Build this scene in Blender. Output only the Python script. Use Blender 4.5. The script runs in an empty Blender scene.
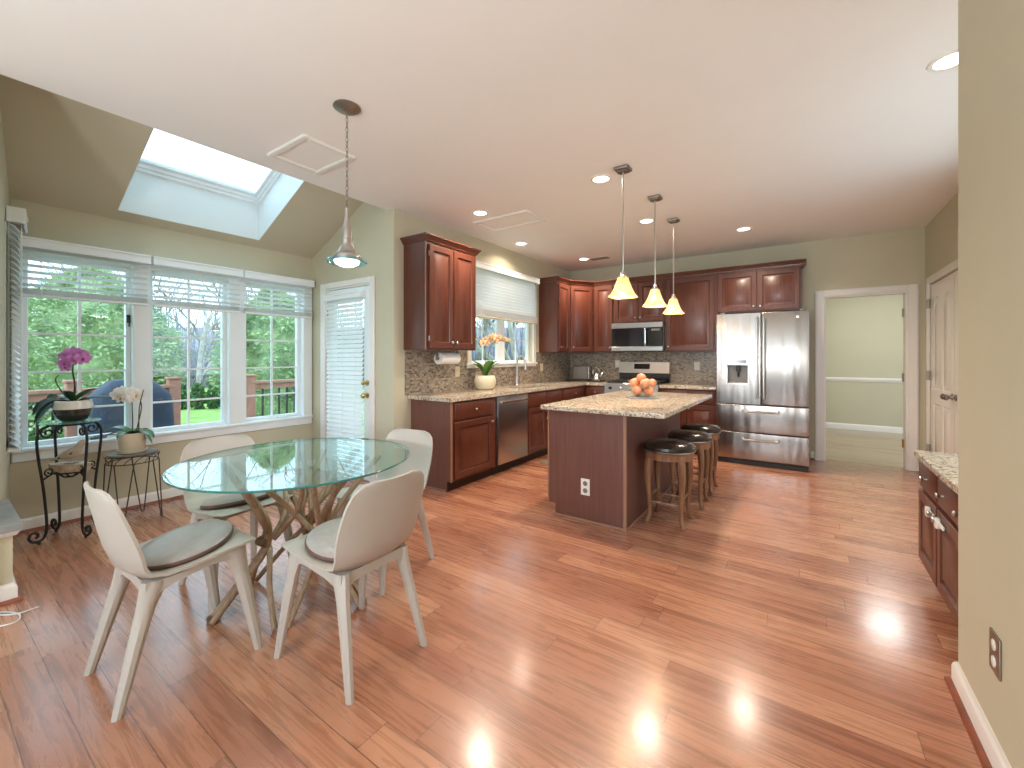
import bpy, bmesh, math, random
from mathutils import Vector, Matrix
random.seed(7)
S = bpy.context.scene
COL = S.collection
PI = math.pi

# ------------------------------------------------------------------ camera
cam_data = bpy.data.cameras.new('camera')
cam_data.sensor_fit = 'HORIZONTAL'
cam_data.sensor_width = 36.0
cam_data.lens = 424.0 / 1024.0 * 36.0
cam_data.shift_y = -27.0 / 1024.0
cam_data.clip_start = 0.05
cam_data.clip_end = 300
camera = bpy.data.objects.new('camera', cam_data)
COL.objects.link(camera)
camera.location = (0, 0, 1.30)
camera.rotation_euler = (PI / 2, 0, math.radians(34.55))
S.camera = camera

# ------------------------------------------------------------------ world, exposure
S.view_settings.view_transform = 'Standard'
S.view_settings.look = 'None'
S.view_settings.exposure = 0.14
S.view_settings.gamma = 1.0
S.view_settings.use_curve_mapping = False
S.cycles.use_denoising = True
S.cycles.caustics_reflective = False
S.cycles.caustics_refractive = False
S.cycles.max_bounces = 10
S.cycles.diffuse_bounces = 5
S.cycles.transparent_max_bounces = 16
S.cycles.sample_clamp_indirect = 4.0

SKY_STRENGTH = 3.2
CAN_POWER = 20.0
world = bpy.data.worlds.new('overcast_sky')
S.world = world
world.use_nodes = True
nt = world.node_tree
bg = nt.nodes['Background']
tc = nt.nodes.new('ShaderNodeTexCoord')
sp = nt.nodes.new('ShaderNodeSeparateXYZ')
cr = nt.nodes.new('ShaderNodeValToRGB')
mr = nt.nodes.new('ShaderNodeMapRange')
mr.inputs['From Min'].default_value = -1
mr.inputs['From Max'].default_value = 1
nt.links.new(tc.outputs['Generated'], sp.inputs[0])
nt.links.new(sp.outputs['Z'], mr.inputs['Value'])
nt.links.new(mr.outputs[0], cr.inputs[0])
nt.links.new(cr.outputs[0], bg.inputs['Color'])
els = cr.color_ramp.elements
els[0].position = 0.40; els[0].color = (0.96, 0.98, 1.0, 1)
els[1].position = 0.52; els[1].color = (0.68, 0.85, 1.0, 1)
e = els.new(1.0); e.color = (0.56, 0.82, 1.0, 1)
bg.inputs['Strength'].default_value = SKY_STRENGTH


def area_light(name, loc, rot, size, power, color, shape='DISK', size_y=None, spread=None):
    l = bpy.data.lights.new(name, 'AREA')
    l.shape = shape; l.size = size
    if size_y: l.size_y = size_y
    l.energy = power; l.color = color
    if spread: l.spread = spread
    o = bpy.data.objects.new(name, l)
    o.location = loc; o.rotation_euler = rot
    COL.objects.link(o)
    return o


def point_light(name, loc, power, color, r=0.03):
    l = bpy.data.lights.new(name, 'POINT')
    l.energy = power; l.color = color; l.shadow_soft_size = r
    o = bpy.data.objects.new(name, l); o.location = loc
    COL.objects.link(o)
    return o


# unseen uplights added behind the camera to brighten the ceiling
for x_, y_, p_ in ((-1.7, -1.9, 24.0), (-0.4, -1.9, 62.0)):
    area_light('added_fill_uplight', (x_, y_, 1.2), (math.radians(132), 0, 0), 0.5, p_, (0.96, 0.97, 1.0))

# ------------------------------------------------------------------ materials
MATS = {}


def srgb(r, g, b):
    f = lambda c: (c / 255 / 12.92) if c / 255 <= 0.04045 else ((c / 255 + 0.055) / 1.055) ** 2.4
    return (f(r), f(g), f(b), 1)


class NT:
    def __init__(self, name):
        self.m = bpy.data.materials.new(name)
        self.m.use_nodes = True
        self.t = self.m.node_tree
        self.b = self.t.nodes['Principled BSDF']
        self.out = self.t.nodes['Material Output']

    def n(self, kind, **kw):
        nd = self.t.nodes.new(kind)
        for k, v in kw.items():
            if k in nd.inputs.keys():
                nd.inputs[k].default_value = v
            else:
                setattr(nd, k, v)
        return nd

    def l(self, a, b):
        self.t.links.new(a, b)

    def coord(self, scale=(1, 1, 1), rot=(0, 0, 0), kind='Object', loc=(0, 0, 0)):
        t = self.n('ShaderNodeTexCoord')
        mp = self.n('ShaderNodeMapping')
        mp.inputs['Scale'].default_value = scale
        mp.inputs['Rotation'].default_value = rot
        mp.inputs['Location'].default_value = loc
        self.l(t.outputs[kind], mp.inputs[0])
        return mp.outputs[0]

    def world(self, scale=(1, 1, 1), rot=(0, 0, 0)):
        g = self.n('ShaderNodeNewGeometry')
        mp = self.n('ShaderNodeMapping')
        mp.inputs['Scale'].default_value = scale
        mp.inputs['Rotation'].default_value = rot
        self.l(g.outputs['Position'], mp.inputs[0])
        return mp.outputs[0]

    def noise(self, vec, scale, detail=4, rough=0.55):
        n = self.n('ShaderNodeTexNoise')
        n.inputs['Scale'].default_value = scale
        n.inputs['Detail'].default_value = detail
        n.inputs['Roughness'].default_value = rough
        if vec is not None: self.l(vec, n.inputs['Vector'])
        return n.outputs['Fac']

    def ramp(self, fac, stops):
        r = self.n('ShaderNodeValToRGB')
        e = r.color_ramp.elements
        while len(e) < len(stops): e.new(0.5)
        for i, (p, c) in enumerate(stops):
            e[i].position = p; e[i].color = c if len(c) == 4 else (*c, 1)
        self.l(fac, r.inputs[0])
        return r.outputs[0]

    def mix(self, a, b, fac, mode='MIX'):
        m = self.n('ShaderNodeMixRGB'); m.blend_type = mode
        for s, v in ((m.inputs[1], a), (m.inputs[2], b), (m.inputs[0], fac)):
            if isinstance(v, (int, float)): s.default_value = v
            elif isinstance(v, tuple): s.default_value = v
            else: self.l(v, s)
        return m.outputs[0]

    def bump(self, h, strength=0.2, dist=0.01):
        b = self.n('ShaderNodeBump')
        b.inputs['Strength'].default_value = strength
        b.inputs['Distance'].default_value = dist
        self.l(h, b.inputs['Height'])
        self.l(b.outputs[0], self.b.inputs['Normal'])


def simple(name, color, rough=0.5, metal=0.0, coat=0.0, var=0.06, nscale=8.0, bump=0.0, spec=0.5, emit=None, estr=0):
    k = NT(name)
    v = k.coord()
    f = k.noise(v, nscale, 3)
    c2 = tuple(max(0, c * (1 - var * 2)) for c in color[:3]) + (1,)
    c1 = tuple(min(1, c * (1 + var)) for c in color[:3]) + (1,)
    k.l(k.ramp(f, [(0.3, c2), (0.7, c1)]), k.b.inputs['Base Color'])
    k.b.inputs['Roughness'].default_value = rough
    k.b.inputs['Metallic'].default_value = metal
    k.b.inputs['Coat Weight'].default_value = coat
    k.b.inputs['Coat Roughness'].default_value = 0.15
    k.b.inputs['Specular IOR Level'].default_value = spec
    if bump: k.bump(k.noise(v, nscale * 12, 2), bump, 0.003)
    if emit:
        k.b.inputs['Emission Color'].default_value = emit
        k.b.inputs['Emission Strength'].default_value = estr
    MATS[name] = k.m
    return k.m


def m_wood(name, dark, light, rough=0.32, coat=0.35, axis='z', scale=1.0):
    k = NT(name)
    sc = {'z': (22, 22, 1.3), 'x': (1.3, 22, 22), 'y': (22, 1.3, 22)}[axis]
    v = k.coord(tuple(s * scale for s in sc))
    f = k.noise(v, 2.2, 6, 0.62)
    v2 = k.coord((3, 3, 0.8))
    g = k.noise(v2, 1.3, 2)
    c = k.ramp(f, [(0.28, dark), (0.72, light)])
    c = k.mix(c, (0.55, 0.55, 0.55, 1), g, 'SOFT_LIGHT')
    k.l(c, k.b.inputs['Base Color'])
    k.b.inputs['Roughness'].default_value = rough
    k.b.inputs['Coat Weight'].default_value = coat
    k.b.inputs['Coat Roughness'].default_value = 0.2
    k.bump(f, 0.05, 0.002)
    MATS[name] = k.m
    return k.m


def m_floor(name, tones, width=0.127, length=1.15, rough=0.26):
    k = NT(name)
    g = k.n('ShaderNodeNewGeometry')
    sep = k.n('ShaderNodeSeparateXYZ'); k.l(g.outputs['Position'], sep.inputs[0])
    def math_(op, a, b=None):
        m = k.n('ShaderNodeMath'); m.operation = op
        for s, v in ((m.inputs[0], a), (m.inputs[1], b)):
            if v is None: continue
            if isinstance(v, (int, float)): s.default_value = v
            else: k.l(v, s)
        return m.outputs[0]
    row = math_('FLOOR', math_('DIVIDE', math_('ADD', sep.outputs['Y'], 10.057), width))
    wn = k.n('ShaderNodeTexWhiteNoise'); wn.noise_dimensions = '1D'; k.l(row, wn.inputs['W'])
    xs = math_('ADD', math_('ADD', sep.outputs['X'], 20), math_('MULTIPLY', wn.outputs['Value'], 7.3))
    xd = math_('DIVIDE', xs, length)
    colm = math_('FLOOR', xd)
    cmb = k.n('ShaderNodeCombineXYZ'); k.l(row, cmb.inputs[0]); k.l(colm, cmb.inputs[1])
    wn2 = k.n('ShaderNodeTexWhiteNoise'); wn2.noise_dimensions = '2D'; k.l(cmb.outputs[0], wn2.inputs['Vector'])
    base = k.ramp(wn2.outputs['Value'], tones)
    # grain: stretched noise, shifted board by board
    gv = k.n('ShaderNodeCombineXYZ')
    k.l(math_('MULTIPLY', xs, 1.6), gv.inputs[0])
    k.l(math_('MULTIPLY', sep.outputs['Y'], 26.0), gv.inputs[1])
    k.l(math_('MULTIPLY', wn2.outputs['Value'], 37.0), gv.inputs[2])
    gn = k.n('ShaderNodeTexNoise'); k.l(gv.outputs[0], gn.inputs['Vector'])
    gn.inputs['Scale'].default_value = 1.5; gn.inputs['Detail'].default_value = 6; gn.inputs['Roughness'].default_value = 0.65
    gn.inputs['Distortion'].default_value = 0.9
    grain = k.ramp(gn.outputs['Fac'], [(0.34, (0.50, 0.44, 0.41, 1)), (0.52, (0.95, 0.95, 0.95, 1)), (0.75, (1.0, 1.0, 1.0, 1))])
    c = k.mix(base, grain, 0.8, 'MULTIPLY')
    # seams between boards
    fy = math_('FRACT', math_('DIVIDE', math_('ADD', sep.outputs['Y'], 10.057), width))
    fx = math_('FRACT', xd)
    ey = math_('LESS_THAN', math_('MINIMUM', fy, math_('SUBTRACT', 1.0, fy)), 0.0016 / width)
    ex = math_('LESS_THAN', math_('MINIMUM', fx, math_('SUBTRACT', 1.0, fx)), 0.0014 / length)
    seam = math_('MAXIMUM', ey, ex)
    c = k.mix(c, (0.07, 0.03, 0.018, 1), math_('MULTIPLY', seam, 0.85))
    k.l(c, k.b.inputs['Base Color'])
    rr = k.n('ShaderNodeMapRange'); k.l(gn.outputs['Fac'], rr.inputs['Value'])
    rr.inputs['To Min'].default_value = rough - 0.05; rr.inputs['To Max'].default_value = rough + 0.08
    k.l(rr.outputs[0], k.b.inputs['Roughness'])
    k.b.inputs['Coat Weight'].default_value = 0.55
    k.b.inputs['Coat Roughness'].default_value = 0.16
    big = k.noise(k.world((1.2, 7, 1)), 1.5, 2)
    hgt = math_('ADD', math_('SUBTRACT', math_('MULTIPLY', gn.outputs['Fac'], 0.35), seam), math_('MULTIPLY', big, 2.5))
    k.bump(hgt, 0.10, 0.004)
    MATS[name] = k.m
    return k.m


def m_granite(name, stops, scale=90):
    k = NT(name)
    v = k.world()
    vo = k.n('ShaderNodeTexVoronoi'); vo.inputs['Scale'].default_value = scale; k.l(v, vo.inputs['Vector'])
    sepc = k.n('ShaderNodeSeparateColor'); k.l(vo.outputs['Color'], sepc.inputs[0])
    n1 = k.noise(v, scale * 0.35, 5, 0.7)
    n2 = k.noise(v, 7, 3)
    f = k.mix(sepc.outputs[0], n1, 0.55)
    c = k.ramp(f, stops)
    c = k.mix(c, (0.30, 0.17, 0.09, 1), k.ramp(n2, [(0.55, (0, 0, 0, 1)), (0.8, (0.25, 0.25, 0.25, 1))]))
    k.l(c, k.b.inputs['Base Color'])
    k.b.inputs['Roughness'].default_value = 0.14
    MATS[name] = k.m
    return k.m


def m_mosaic(name):
    k = NT(name)
    g = k.n('ShaderNodeNewGeometry')
    sep = k.n('ShaderNodeSeparateXYZ'); k.l(g.outputs['Position'], sep.inputs[0])
    add = k.n('ShaderNodeMath'); add.operation = 'ADD'
    k.l(sep.outputs['X'], add.inputs[0]); k.l(sep.outputs['Y'], add.inputs[1])
    cmb = k.n('ShaderNodeCombineXYZ')
    k.l(add.outputs[0], cmb.inputs[0]); k.l(sep.outputs['Z'], cmb.inputs[1])
    br = k.n('ShaderNodeTexBrick')
    k.l(cmb.outputs[0], br.inputs['Vector'])
    br.offset = 0.37; br.inputs['Scale'].default_value = 1.0
    br.inputs['Brick Width'].default_value = 0.034; br.inputs['Row Height'].default_value = 0.019
    br.inputs['Mortar Size'].default_value = 0.0014
    br.inputs['Color1'].default_value = (0, 0, 0, 1); br.inputs['Color2'].default_value = (1, 1, 1, 1)
    br.inputs['Mortar'].default_value = (0.5, 0.5, 0.5, 1)
    c = k.ramp(br.outputs['Color'], [(0.0, srgb(88, 77, 70)), (0.2, srgb(132, 117, 101)), (0.4, srgb(160, 144, 124)),
                                     (0.6, srgb(122, 117, 110)), (0.8, srgb(176, 160, 138)), (1.0, srgb(102, 86, 74))])
    c = k.mix(c, srgb(152, 142, 128), br.outputs['Fac'])
    k.l(c, k.b.inputs['Base Color'])
    k.b.inputs['Roughness'].default_value = 0.22
    k.bump(br.outputs['Fac'], -0.4, 0.002)
    MATS[name] = k.m
    return k.m


def m_pane(name, tint, ior=1.45, rough=0.0):
    """thin glass: transparent with a Fresnel reflection from either side"""
    k = NT(name)
    k.t.nodes.remove(k.b)
    tr = k.n('ShaderNodeBsdfTransparent'); tr.inputs[0].default_value = tint
    gl = k.n('ShaderNodeBsdfGlossy'); gl.inputs['Roughness'].default_value = rough
    gl.inputs['Color'].default_value = (0.95, 1.0, 1.0, 1)
    geo = k.n('ShaderNodeNewGeometry')
    mxv = k.n('ShaderNodeMapRange'); k.l(geo.outputs['Backfacing'], mxv.inputs['Value'])
    mxv.inputs['To Min'].default_value = ior; mxv.inputs['To Max'].default_value = 1 / ior
    fr = k.n('ShaderNodeFresnel'); k.l(mxv.outputs[0], fr.inputs['IOR'])
    mx = k.n('ShaderNodeMixShader')
    k.l(fr.outputs[0], mx.inputs[0]); k.l(tr.outputs[0], mx.inputs[1]); k.l(gl.outputs[0], mx.inputs[2])
    k.l(mx.outputs[0], k.out.inputs[0])
    MATS[name] = k.m
    return k.m


def m_steel(name, color=(0.60, 0.575, 0.55, 1), rough=0.27, axis='x', wave=0.0):
    k = NT(name)
    sc = {'x': (2, 2, 420), 'z': (420, 420, 2)}[axis]
    v = k.coord(sc)
    f = k.noise(v, 1.0, 3)
    k.l(k.ramp(f, [(0.3, tuple(c * 0.9 for c in color[:3]) + (1,)), (0.7, color)]), k.b.inputs['Base Color'])
    k.b.inputs['Metallic'].default_value = 1.0
    k.b.inputs['Roughness'].default_value = rough
    k.b.inputs['Anisotropic'].default_value = 0.55
    if wave:
        w = k.noise(k.coord((9, 9, 1.2)), 1.0, 1)
        k.bump(w, wave, 0.02)
    MATS[name] = k.m
    return k.m


def m_foliage(name, c1, c2, c3, scale=4.0):
    k = NT(name)
    v = k.world()
    f = k.noise(v, scale, 5, 0.65)
    k.l(k.ramp(f, [(0.3, c1), (0.5, c2), (0.72, c3)]), k.b.inputs['Base Color'])
    k.b.inputs['Roughness'].default_value = 0.8
    k.b.inputs['Specular IOR Level'].default_value = 0.15
    MATS[name] = k.m
    return k.m


m_floor('oak_floor', [(0.0, srgb(166, 110, 84)), (0.3, srgb(186, 130, 100)), (0.65, srgb(158, 102, 78)), (1.0, srgb(196, 142, 112))])
m_floor('pale_oak_floor', [(0.0, srgb(178, 156, 130)), (0.5, srgb(190, 168, 140)), (1.0, srgb(172, 148, 120))], 0.09, 1.0, 0.3)
PAINT = srgb(199, 194, 169)
simple('wall_paint', PAINT, 0.6, var=0.012, nscale=3, bump=0.03)
simple('ceiling_paint', srgb(244, 242, 240), 0.7, var=0.008, nscale=2, bump=0.02)
simple('slope_paint', srgb(196, 189, 166), 0.65, var=0.01, nscale=2)
simple('white_trim', srgb(236, 233, 228), 0.35, var=0.01, nscale=4)
simple('shaft_white', srgb(225, 232, 232), 0.6, var=0.008, nscale=3)
simple('door_white', srgb(232, 226, 218), 0.22, var=0.01, nscale=3, coat=0.3)
simple('vinyl_white', srgb(238, 245, 247), 0.35, var=0.01, nscale=4)
simple('slat_white', srgb(240, 246, 247), 0.4, var=0.012, nscale=5)
simple('shoe_wood', srgb(140, 76, 52), 0.35, var=0.15, nscale=12)
m_wood('cherry', (0.062, 0.0155, 0.009, 1), (0.128, 0.038, 0.021, 1), 0.36, 0.16)
m_wood('cherry_light', (0.25, 0.12, 0.07, 1), (0.34, 0.18, 0.11, 1))
m_wood('island_panel', (0.115, 0.044, 0.032, 1), (0.165, 0.066, 0.049, 1), rough=0.38, coat=0.2)
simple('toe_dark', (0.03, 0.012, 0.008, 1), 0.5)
m_granite('granite', [(0.18, srgb(66, 54, 46)), (0.30, srgb(126, 104, 84)), (0.45, srgb(188, 174, 152)), (0.6, srgb(214, 206, 190)), (0.78, srgb(166, 148, 122)), (0.95, srgb(226, 220, 210))])
m_mosaic('mosaic_tile')
m_pane('window_glass', (0.93, 0.97, 0.97, 1), 1.4)
m_pane('table_glass', (0.80, 0.93, 0.91, 1), 1.55)
m_pane('bowl_glass', (0.93, 0.96, 0.95, 1), 1.45)
m_pane('disc_glass', (0.72, 0.90, 0.95, 1), 1.5)
simple('glass_edge', (0.03, 0.17, 0.155, 1), 0.12, coat=0.5)
m_steel('steel', (0.37, 0.335, 0.305, 1), rough=0.25, wave=0.38)
m_steel('steel_plain', (0.50, 0.475, 0.455, 1), 0.28)
simple('chrome', (0.75, 0.74, 0.72, 1), 0.12, metal=1.0, var=0.01)
simple('nickel', (0.50, 0.48, 0.45, 1), 0.3, metal=1.0, var=0.03)
simple('pewter', (0.34, 0.31, 0.28, 1), 0.4, metal=1.0, var=0.05)
simple('brass', (0.62, 0.42, 0.16, 1), 0.25, metal=1.0, var=0.03)
simple('black_iron', (0.012, 0.012, 0.016, 1), 0.42, var=0.1, spec=0.4)
simple('brown_wire', (0.045, 0.03, 0.022, 1), 0.45, var=0.1)
simple('black_gloss', (0.010, 0.010, 0.012, 1), 0.12, coat=0.4)
simple('black_matte', (0.02, 0.02, 0.02, 1), 0.55)
simple('grey_plastic', srgb(120, 118, 115), 0.4)
simple('white_plastic', srgb(232, 228, 220), 0.35, var=0.01)
simple('chair_plastic', srgb(178, 171, 162), 0.42, var=0.015, nscale=5)
simple('cushion_fabric', srgb(162, 154, 150), 0.36, var=0.06, nscale=30, bump=0.1)
simple('cushion_edge', srgb(96, 66, 54), 0.6, var=0.05, nscale=20)
m_wood('rattan', srgb(116, 92, 72), srgb(168, 140, 112), 0.5, 0.1)
simple('rattan_wrap', srgb(112, 84, 62), 0.6, var=0.2, nscale=60, bump=0.3)
m_wood('stool_wood', (0.12, 0.05, 0.025, 1), (0.30, 0.15, 0.075, 1), 0.35, 0.3)
simple('leather_dark', (0.030, 0.020, 0.015, 1), 0.22, coat=0.2, var=0.1, nscale=14)
simple('cream_ceramic', srgb(206, 196, 172), 0.4, var=0.03)
simple('white_ceramic', srgb(225, 226, 222), 0.2, var=0.01, coat=0.4)
simple('dark_glaze', (0.018, 0.024, 0.022, 1), 0.12, coat=0.5)
simple('potting_moss', srgb(110, 92, 62), 0.9, var=0.3, nscale=40, bump=0.5)
simple('leaf_green', srgb(64, 112, 58), 0.35, var=0.15, nscale=10)
simple('leaf_deep', srgb(42, 84, 62), 0.3, var=0.12, nscale=10)
simple('leaf_bright', srgb(94, 142, 58), 0.35, var=0.15, nscale=10)
simple('stem_dark', srgb(70, 66, 46), 0.5, var=0.1)
simple('petal_purple', srgb(216, 140, 220), 0.5, var=0.12, nscale=30)
simple('petal_white', srgb(240, 240, 236), 0.5, var=0.02, nscale=20)
simple('petal_cream', srgb(226, 196, 160), 0.5, var=0.1, nscale=30)
simple('petal_core', srgb(150, 50, 120), 0.5)
simple('petal_yellow', srgb(210, 150, 60), 0.5)
m_wood('driftwood', srgb(150, 130, 108), srgb(198, 182, 160), 0.7, 0.0, 'x')
simple('bird_pale', srgb(196, 186, 170), 0.6, var=0.08, nscale=20)
simple('bird_wing', srgb(110, 98, 84), 0.6, var=0.15, nscale=30)
simple('ledge_stone', srgb(150, 152, 150), 0.35, var=0.12, nscale=14)
simple('paper_white', srgb(238, 236, 232), 0.85, var=0.01)
simple('orange_skin', srgb(230, 146, 108), 0.45, var=0.08, nscale=14, bump=0.15)
simple('toaster_grey', srgb(92, 86, 80), 0.4)
simple('mat_grey', srgb(112, 106, 96), 0.85, var=0.1, nscale=30)
simple('plate_metal', srgb(150, 138, 122), 0.35, metal=0.8)
simple('beige_plate', srgb(206, 192, 166), 0.4)
simple('cable_white', srgb(225, 225, 222), 0.4)
simple('warm_lit_rail', srgb(214, 202, 182), 0.8)  # warm light on the sink blind's bottom rail, put into its colour
simple('deck_wood', srgb(150, 128, 112), 0.8, var=0.12, nscale=6)
simple('rail_red', srgb(184, 130, 114), 0.75, var=0.1, nscale=10)
simple('cover_blue', srgb(44, 56, 78), 0.7, var=0.15, nscale=6)
m_foliage('conifer_green', (0.20, 0.29, 0.16, 1), (0.42, 0.53, 0.29, 1), (0.62, 0.70, 0.42, 1), 2.6)
m_foliage('hedge_green', (0.05, 0.12, 0.06, 1), (0.11, 0.22, 0.10, 1), (0.20, 0.32, 0.16, 1), 4.0)
m_foliage('lawn_green', (0.22, 0.36, 0.08, 1), (0.33, 0.50, 0.13, 1), (0.46, 0.60, 0.22, 1), 1.5)
simple('bark_pale', srgb(168, 158, 152), 0.85, var=0.2, nscale=5)
simple('bark_grey', srgb(122, 112, 112), 0.85, var=0.2, nscale=5)
simple('twig_grey', srgb(138, 132, 144), 0.9, var=0.2, nscale=2)
simple('blossom_white', srgb(236, 226, 226), 0.7, var=0.05)
simple('fence_green', srgb(96, 128, 110), 0.7, var=0.1)
simple('bounce_ground', srgb(228, 226, 222), 0.8, var=0.02, nscale=2)  # pale surface of the added ground that bounces light indoors
simple('lens_glow', (1, 0.95, 0.85, 1), 0.4, emit=(1.0, 0.86, 0.66, 1), estr=7.0)
simple('cool_glow', (1, 1, 1, 1), 0.4, emit=(0.92, 0.97, 1.0, 1), estr=4.0)
simple('can_baffle', srgb(240, 214, 176), 0.5, var=0.01)


def m_shade():
    k = NT('amber_shade')
    f = k.noise(k.coord(), 14, 4)
    c = k.ramp(f, [(0.3, (0.75, 0.42, 0.10, 1)), (0.65, (1.0, 0.74, 0.30, 1))])
    k.l(c, k.b.inputs['Base Color'])
    k.l(c, k.b.inputs['Emission Color'])
    k.b.inputs['Emission Strength'].default_value = 0.75
    k.b.inputs['Roughness'].default_value = 0.3
    MATS['amber_shade'] = k.m


m_shade()

# ------------------------------------------------------------------ mesh helpers


def new():
    return bmesh.new()


def box(bm, x0, x1, y0, y1, z0, z1, bev=0.0, seg=1):
    vs = [bm.verts.new((x, y, z)) for x in (x0, x1) for y in (y0, y1) for z in (z0, z1)]
    fs = []
    for a, b, c, d in ((0, 1, 3, 2), (4, 6, 7, 5), (0, 4, 5, 1), (2, 3, 7, 6), (0, 2, 6, 4), (1, 5, 7, 3)):
        fs.append(bm.faces.new((vs[a], vs[b], vs[c], vs[d])))
    if bev > 0:
        es = list({e for f in fs for e in f.edges})
        bmesh.ops.bevel(bm, geom=es, offset=bev, segments=seg, affect='EDGES', profile=0.6)
    return vs


def prism(bm, pts, vec):
    """planar loop of 3-D points swept by vec, capped"""
    a = [bm.verts.new(p) for p in pts]
    b = [bm.verts.new(Vector(p) + Vector(vec)) for p in pts]
    n = len(pts)
    bm.faces.new(a); bm.faces.new(list(reversed(b)))
    for i in range(n):
        bm.faces.new((a[i], b[i], b[(i + 1) % n], a[(i + 1) % n]))


def lathe(bm, prof, center=(0, 0, 0), seg=24, axis='z', cap=True, sx=1.0, sy=1.0):
    """prof: (radius, height) pairs"""
    rings = []
    cx, cy, cz = center
    for r, h in prof:
        ring = []
        for i in range(seg):
            a = 2 * PI * i / seg
            u, v = r * math.cos(a) * sx, r * math.sin(a) * sy
            if axis == 'z': p = (cx + u, cy + v, cz + h)
            elif axis == 'y': p = (cx + u, cy + h, cz - v)
            else: p = (cx + h, cy + u, cz + v)
            ring.append(bm.verts.new(p))
        rings.append(ring)
    for a, b in zip(rings, rings[1:]):
        for i in range(seg):
            bm.faces.new((a[i], a[(i + 1) % seg], b[(i + 1) % seg], b[i]))
    if cap:
        if prof[0][0] > 1e-6: bm.faces.new(list(reversed(rings[0])))
        if prof[-1][0] > 1e-6: bm.faces.new(rings[-1])
    return rings


def smooth_path(pts, n=8):
    P = [Vector(p) for p in pts]
    if len(P) < 3: return P
    Q = [P[0] * 2 - P[1]] + P + [P[-1] * 2 - P[-2]]
    out = []
    for i in range(1, len(Q) - 2):
        p0, p1, p2, p3 = Q[i - 1], Q[i], Q[i + 1], Q[i + 2]
        for j in range(n):
            t = j / n
            out.append(0.5 * ((2 * p1) + (p2 - p0) * t + (2 * p0 - 5 * p1 + 4 * p2 - p3) * t * t + (3 * p1 - p0 - 3 * p2 + p3) * t ** 3))
    out.append(P[-1])
    return out


def tube(bm, pts, rad, seg=8, smooth=0, closed=False, flat=1.0):
    P = smooth_path(pts, smooth) if smooth else [Vector(p) for p in pts]
    n = len(P)
    rads = rad if isinstance(rad, (list, tuple)) else [rad] * 2
    rings = []
    up = None
    for i, p in enumerate(P):
        if closed: d = P[(i + 1) % n] - P[i - 1]
        else: d = (P[min(i + 1, n - 1)] - P[max(i - 1, 0)])
        if d.length < 1e-9: d = Vector((0, 0, 1))
        d.normalize()
        if up is None:
            up = Vector((0, 0, 1)) if abs(d.z) < 0.9 else Vector((1, 0, 0))
        s = d.cross(up)
        if s.length < 1e-5:
            s = d.cross(Vector((0.3, 1, 0.2)))
        s.normalize()
        up = s.cross(d).normalized()
        t = i / max(1, n - 1)
        ft = t * (len(rads) - 1)
        k = min(int(ft), len(rads) - 2)
        r = rads[k] + (rads[k + 1] - rads[k]) * (ft - k)
        rings.append([bm.verts.new(p + s * (r * math.cos(2 * PI * j / seg)) + up * (r * flat * math.sin(2 * PI * j / seg))) for j in range(seg)])
    pairs = list(zip(rings, rings[1:])) + ([(rings[-1], rings[0])] if closed else [])
    for a, b in pairs:
        for j in range(seg):
            bm.faces.new((a[j], a[(j + 1) % seg], b[(j + 1) % seg], b[j]))
    if not closed:
        bm.faces.new(list(reversed(rings[0]))); bm.faces.new(rings[-1])


def sweep(bm, path, prof, z=0.0):
    """profile (out, height) swept along a 2-D path; out is to the right of travel, mitred corners"""
    P = [Vector(p) for p in path]
    n = len(P)
    rings = []
    for i in range(n):
        ns = []
        if i > 0:
            d = (P[i] - P[i - 1]).normalized(); ns.append(Vector((d.y, -d.x)))
        if i < n - 1:
            d = (P[i + 1] - P[i]).normalized(); ns.append(Vector((d.y, -d.x)))
        m = ns[0] if len(ns) == 1 else (ns[0] + ns[1]) / (1 + ns[0].dot(ns[1]))
        rings.append([bm.verts.new((P[i].x + m.x * o, P[i].y + m.y * o, z + h)) for o, h in prof])
    k = len(prof)
    for a, b in zip(rings, rings[1:]):
        for j in range(k):
            bm.faces.new((a[j], a[(j + 1) % k], b[(j + 1) % k], b[j]))
    bm.faces.new(list(reversed(rings[0]))); bm.faces.new(rings[-1])


def ball(bm, c, r, sx=1, sy=1, sz=1, seg=14, rings=9):
    prof = [(max(1e-4, r * math.sin(PI * i / rings)), -r * math.cos(PI * i / rings) * sz) for i in range(rings + 1)]
    lathe(bm, prof, c, seg, 'z', True, sx, sy)


def loft(bm, rings_pts):
    rings = [[bm.verts.new(p) for p in r] for r in rings_pts]
    k = len(rings[0])
    for a, b in zip(rings, rings[1:]):
        for j in range(k):
            bm.faces.new((a[j], a[(j + 1) % k], b[(j + 1) % k], b[j]))
    bm.faces.new(list(reversed(rings[0]))); bm.faces.new(rings[-1])


def obj(name, bm, mat, parent=None, angle=35, mats=None):
    bmesh.ops.recalc_face_normals(bm, faces=bm.faces)
    lim = math.radians(angle)
    for f in bm.faces: f.smooth = True
    for e in bm.edges:
        if len(e.link_faces) == 2:
            e.smooth = e.calc_face_angle(0) < lim
        else:
            e.smooth = False
    me = bpy.data.meshes.new(name)
    bm.to_mesh(me); bm.free()
    o = bpy.data.objects.new(name, me)
    for m in (mats or [mat]):
        me.materials.append(MATS[m])
    COL.objects.link(o)
    if parent is not None: o.parent = parent
    return o


def thing(name, label, cat, loc=(0, 0, 0), rz=0.0, group=None):
    o = bpy.data.objects.new(name, None)
    o.empty_display_size = 0.05
    COL.objects.link(o)
    o.location = loc; o.rotation_euler = (0, 0, rz)
    o['label'] = label; o['category'] = cat
    if group: o['group'] = group
    return o


def tag(o, label, cat, group=None, kind=None):
    o['label'] = label; o['category'] = cat
    if group: o['group'] = group
    if kind: o['kind'] = kind
    return o


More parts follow.
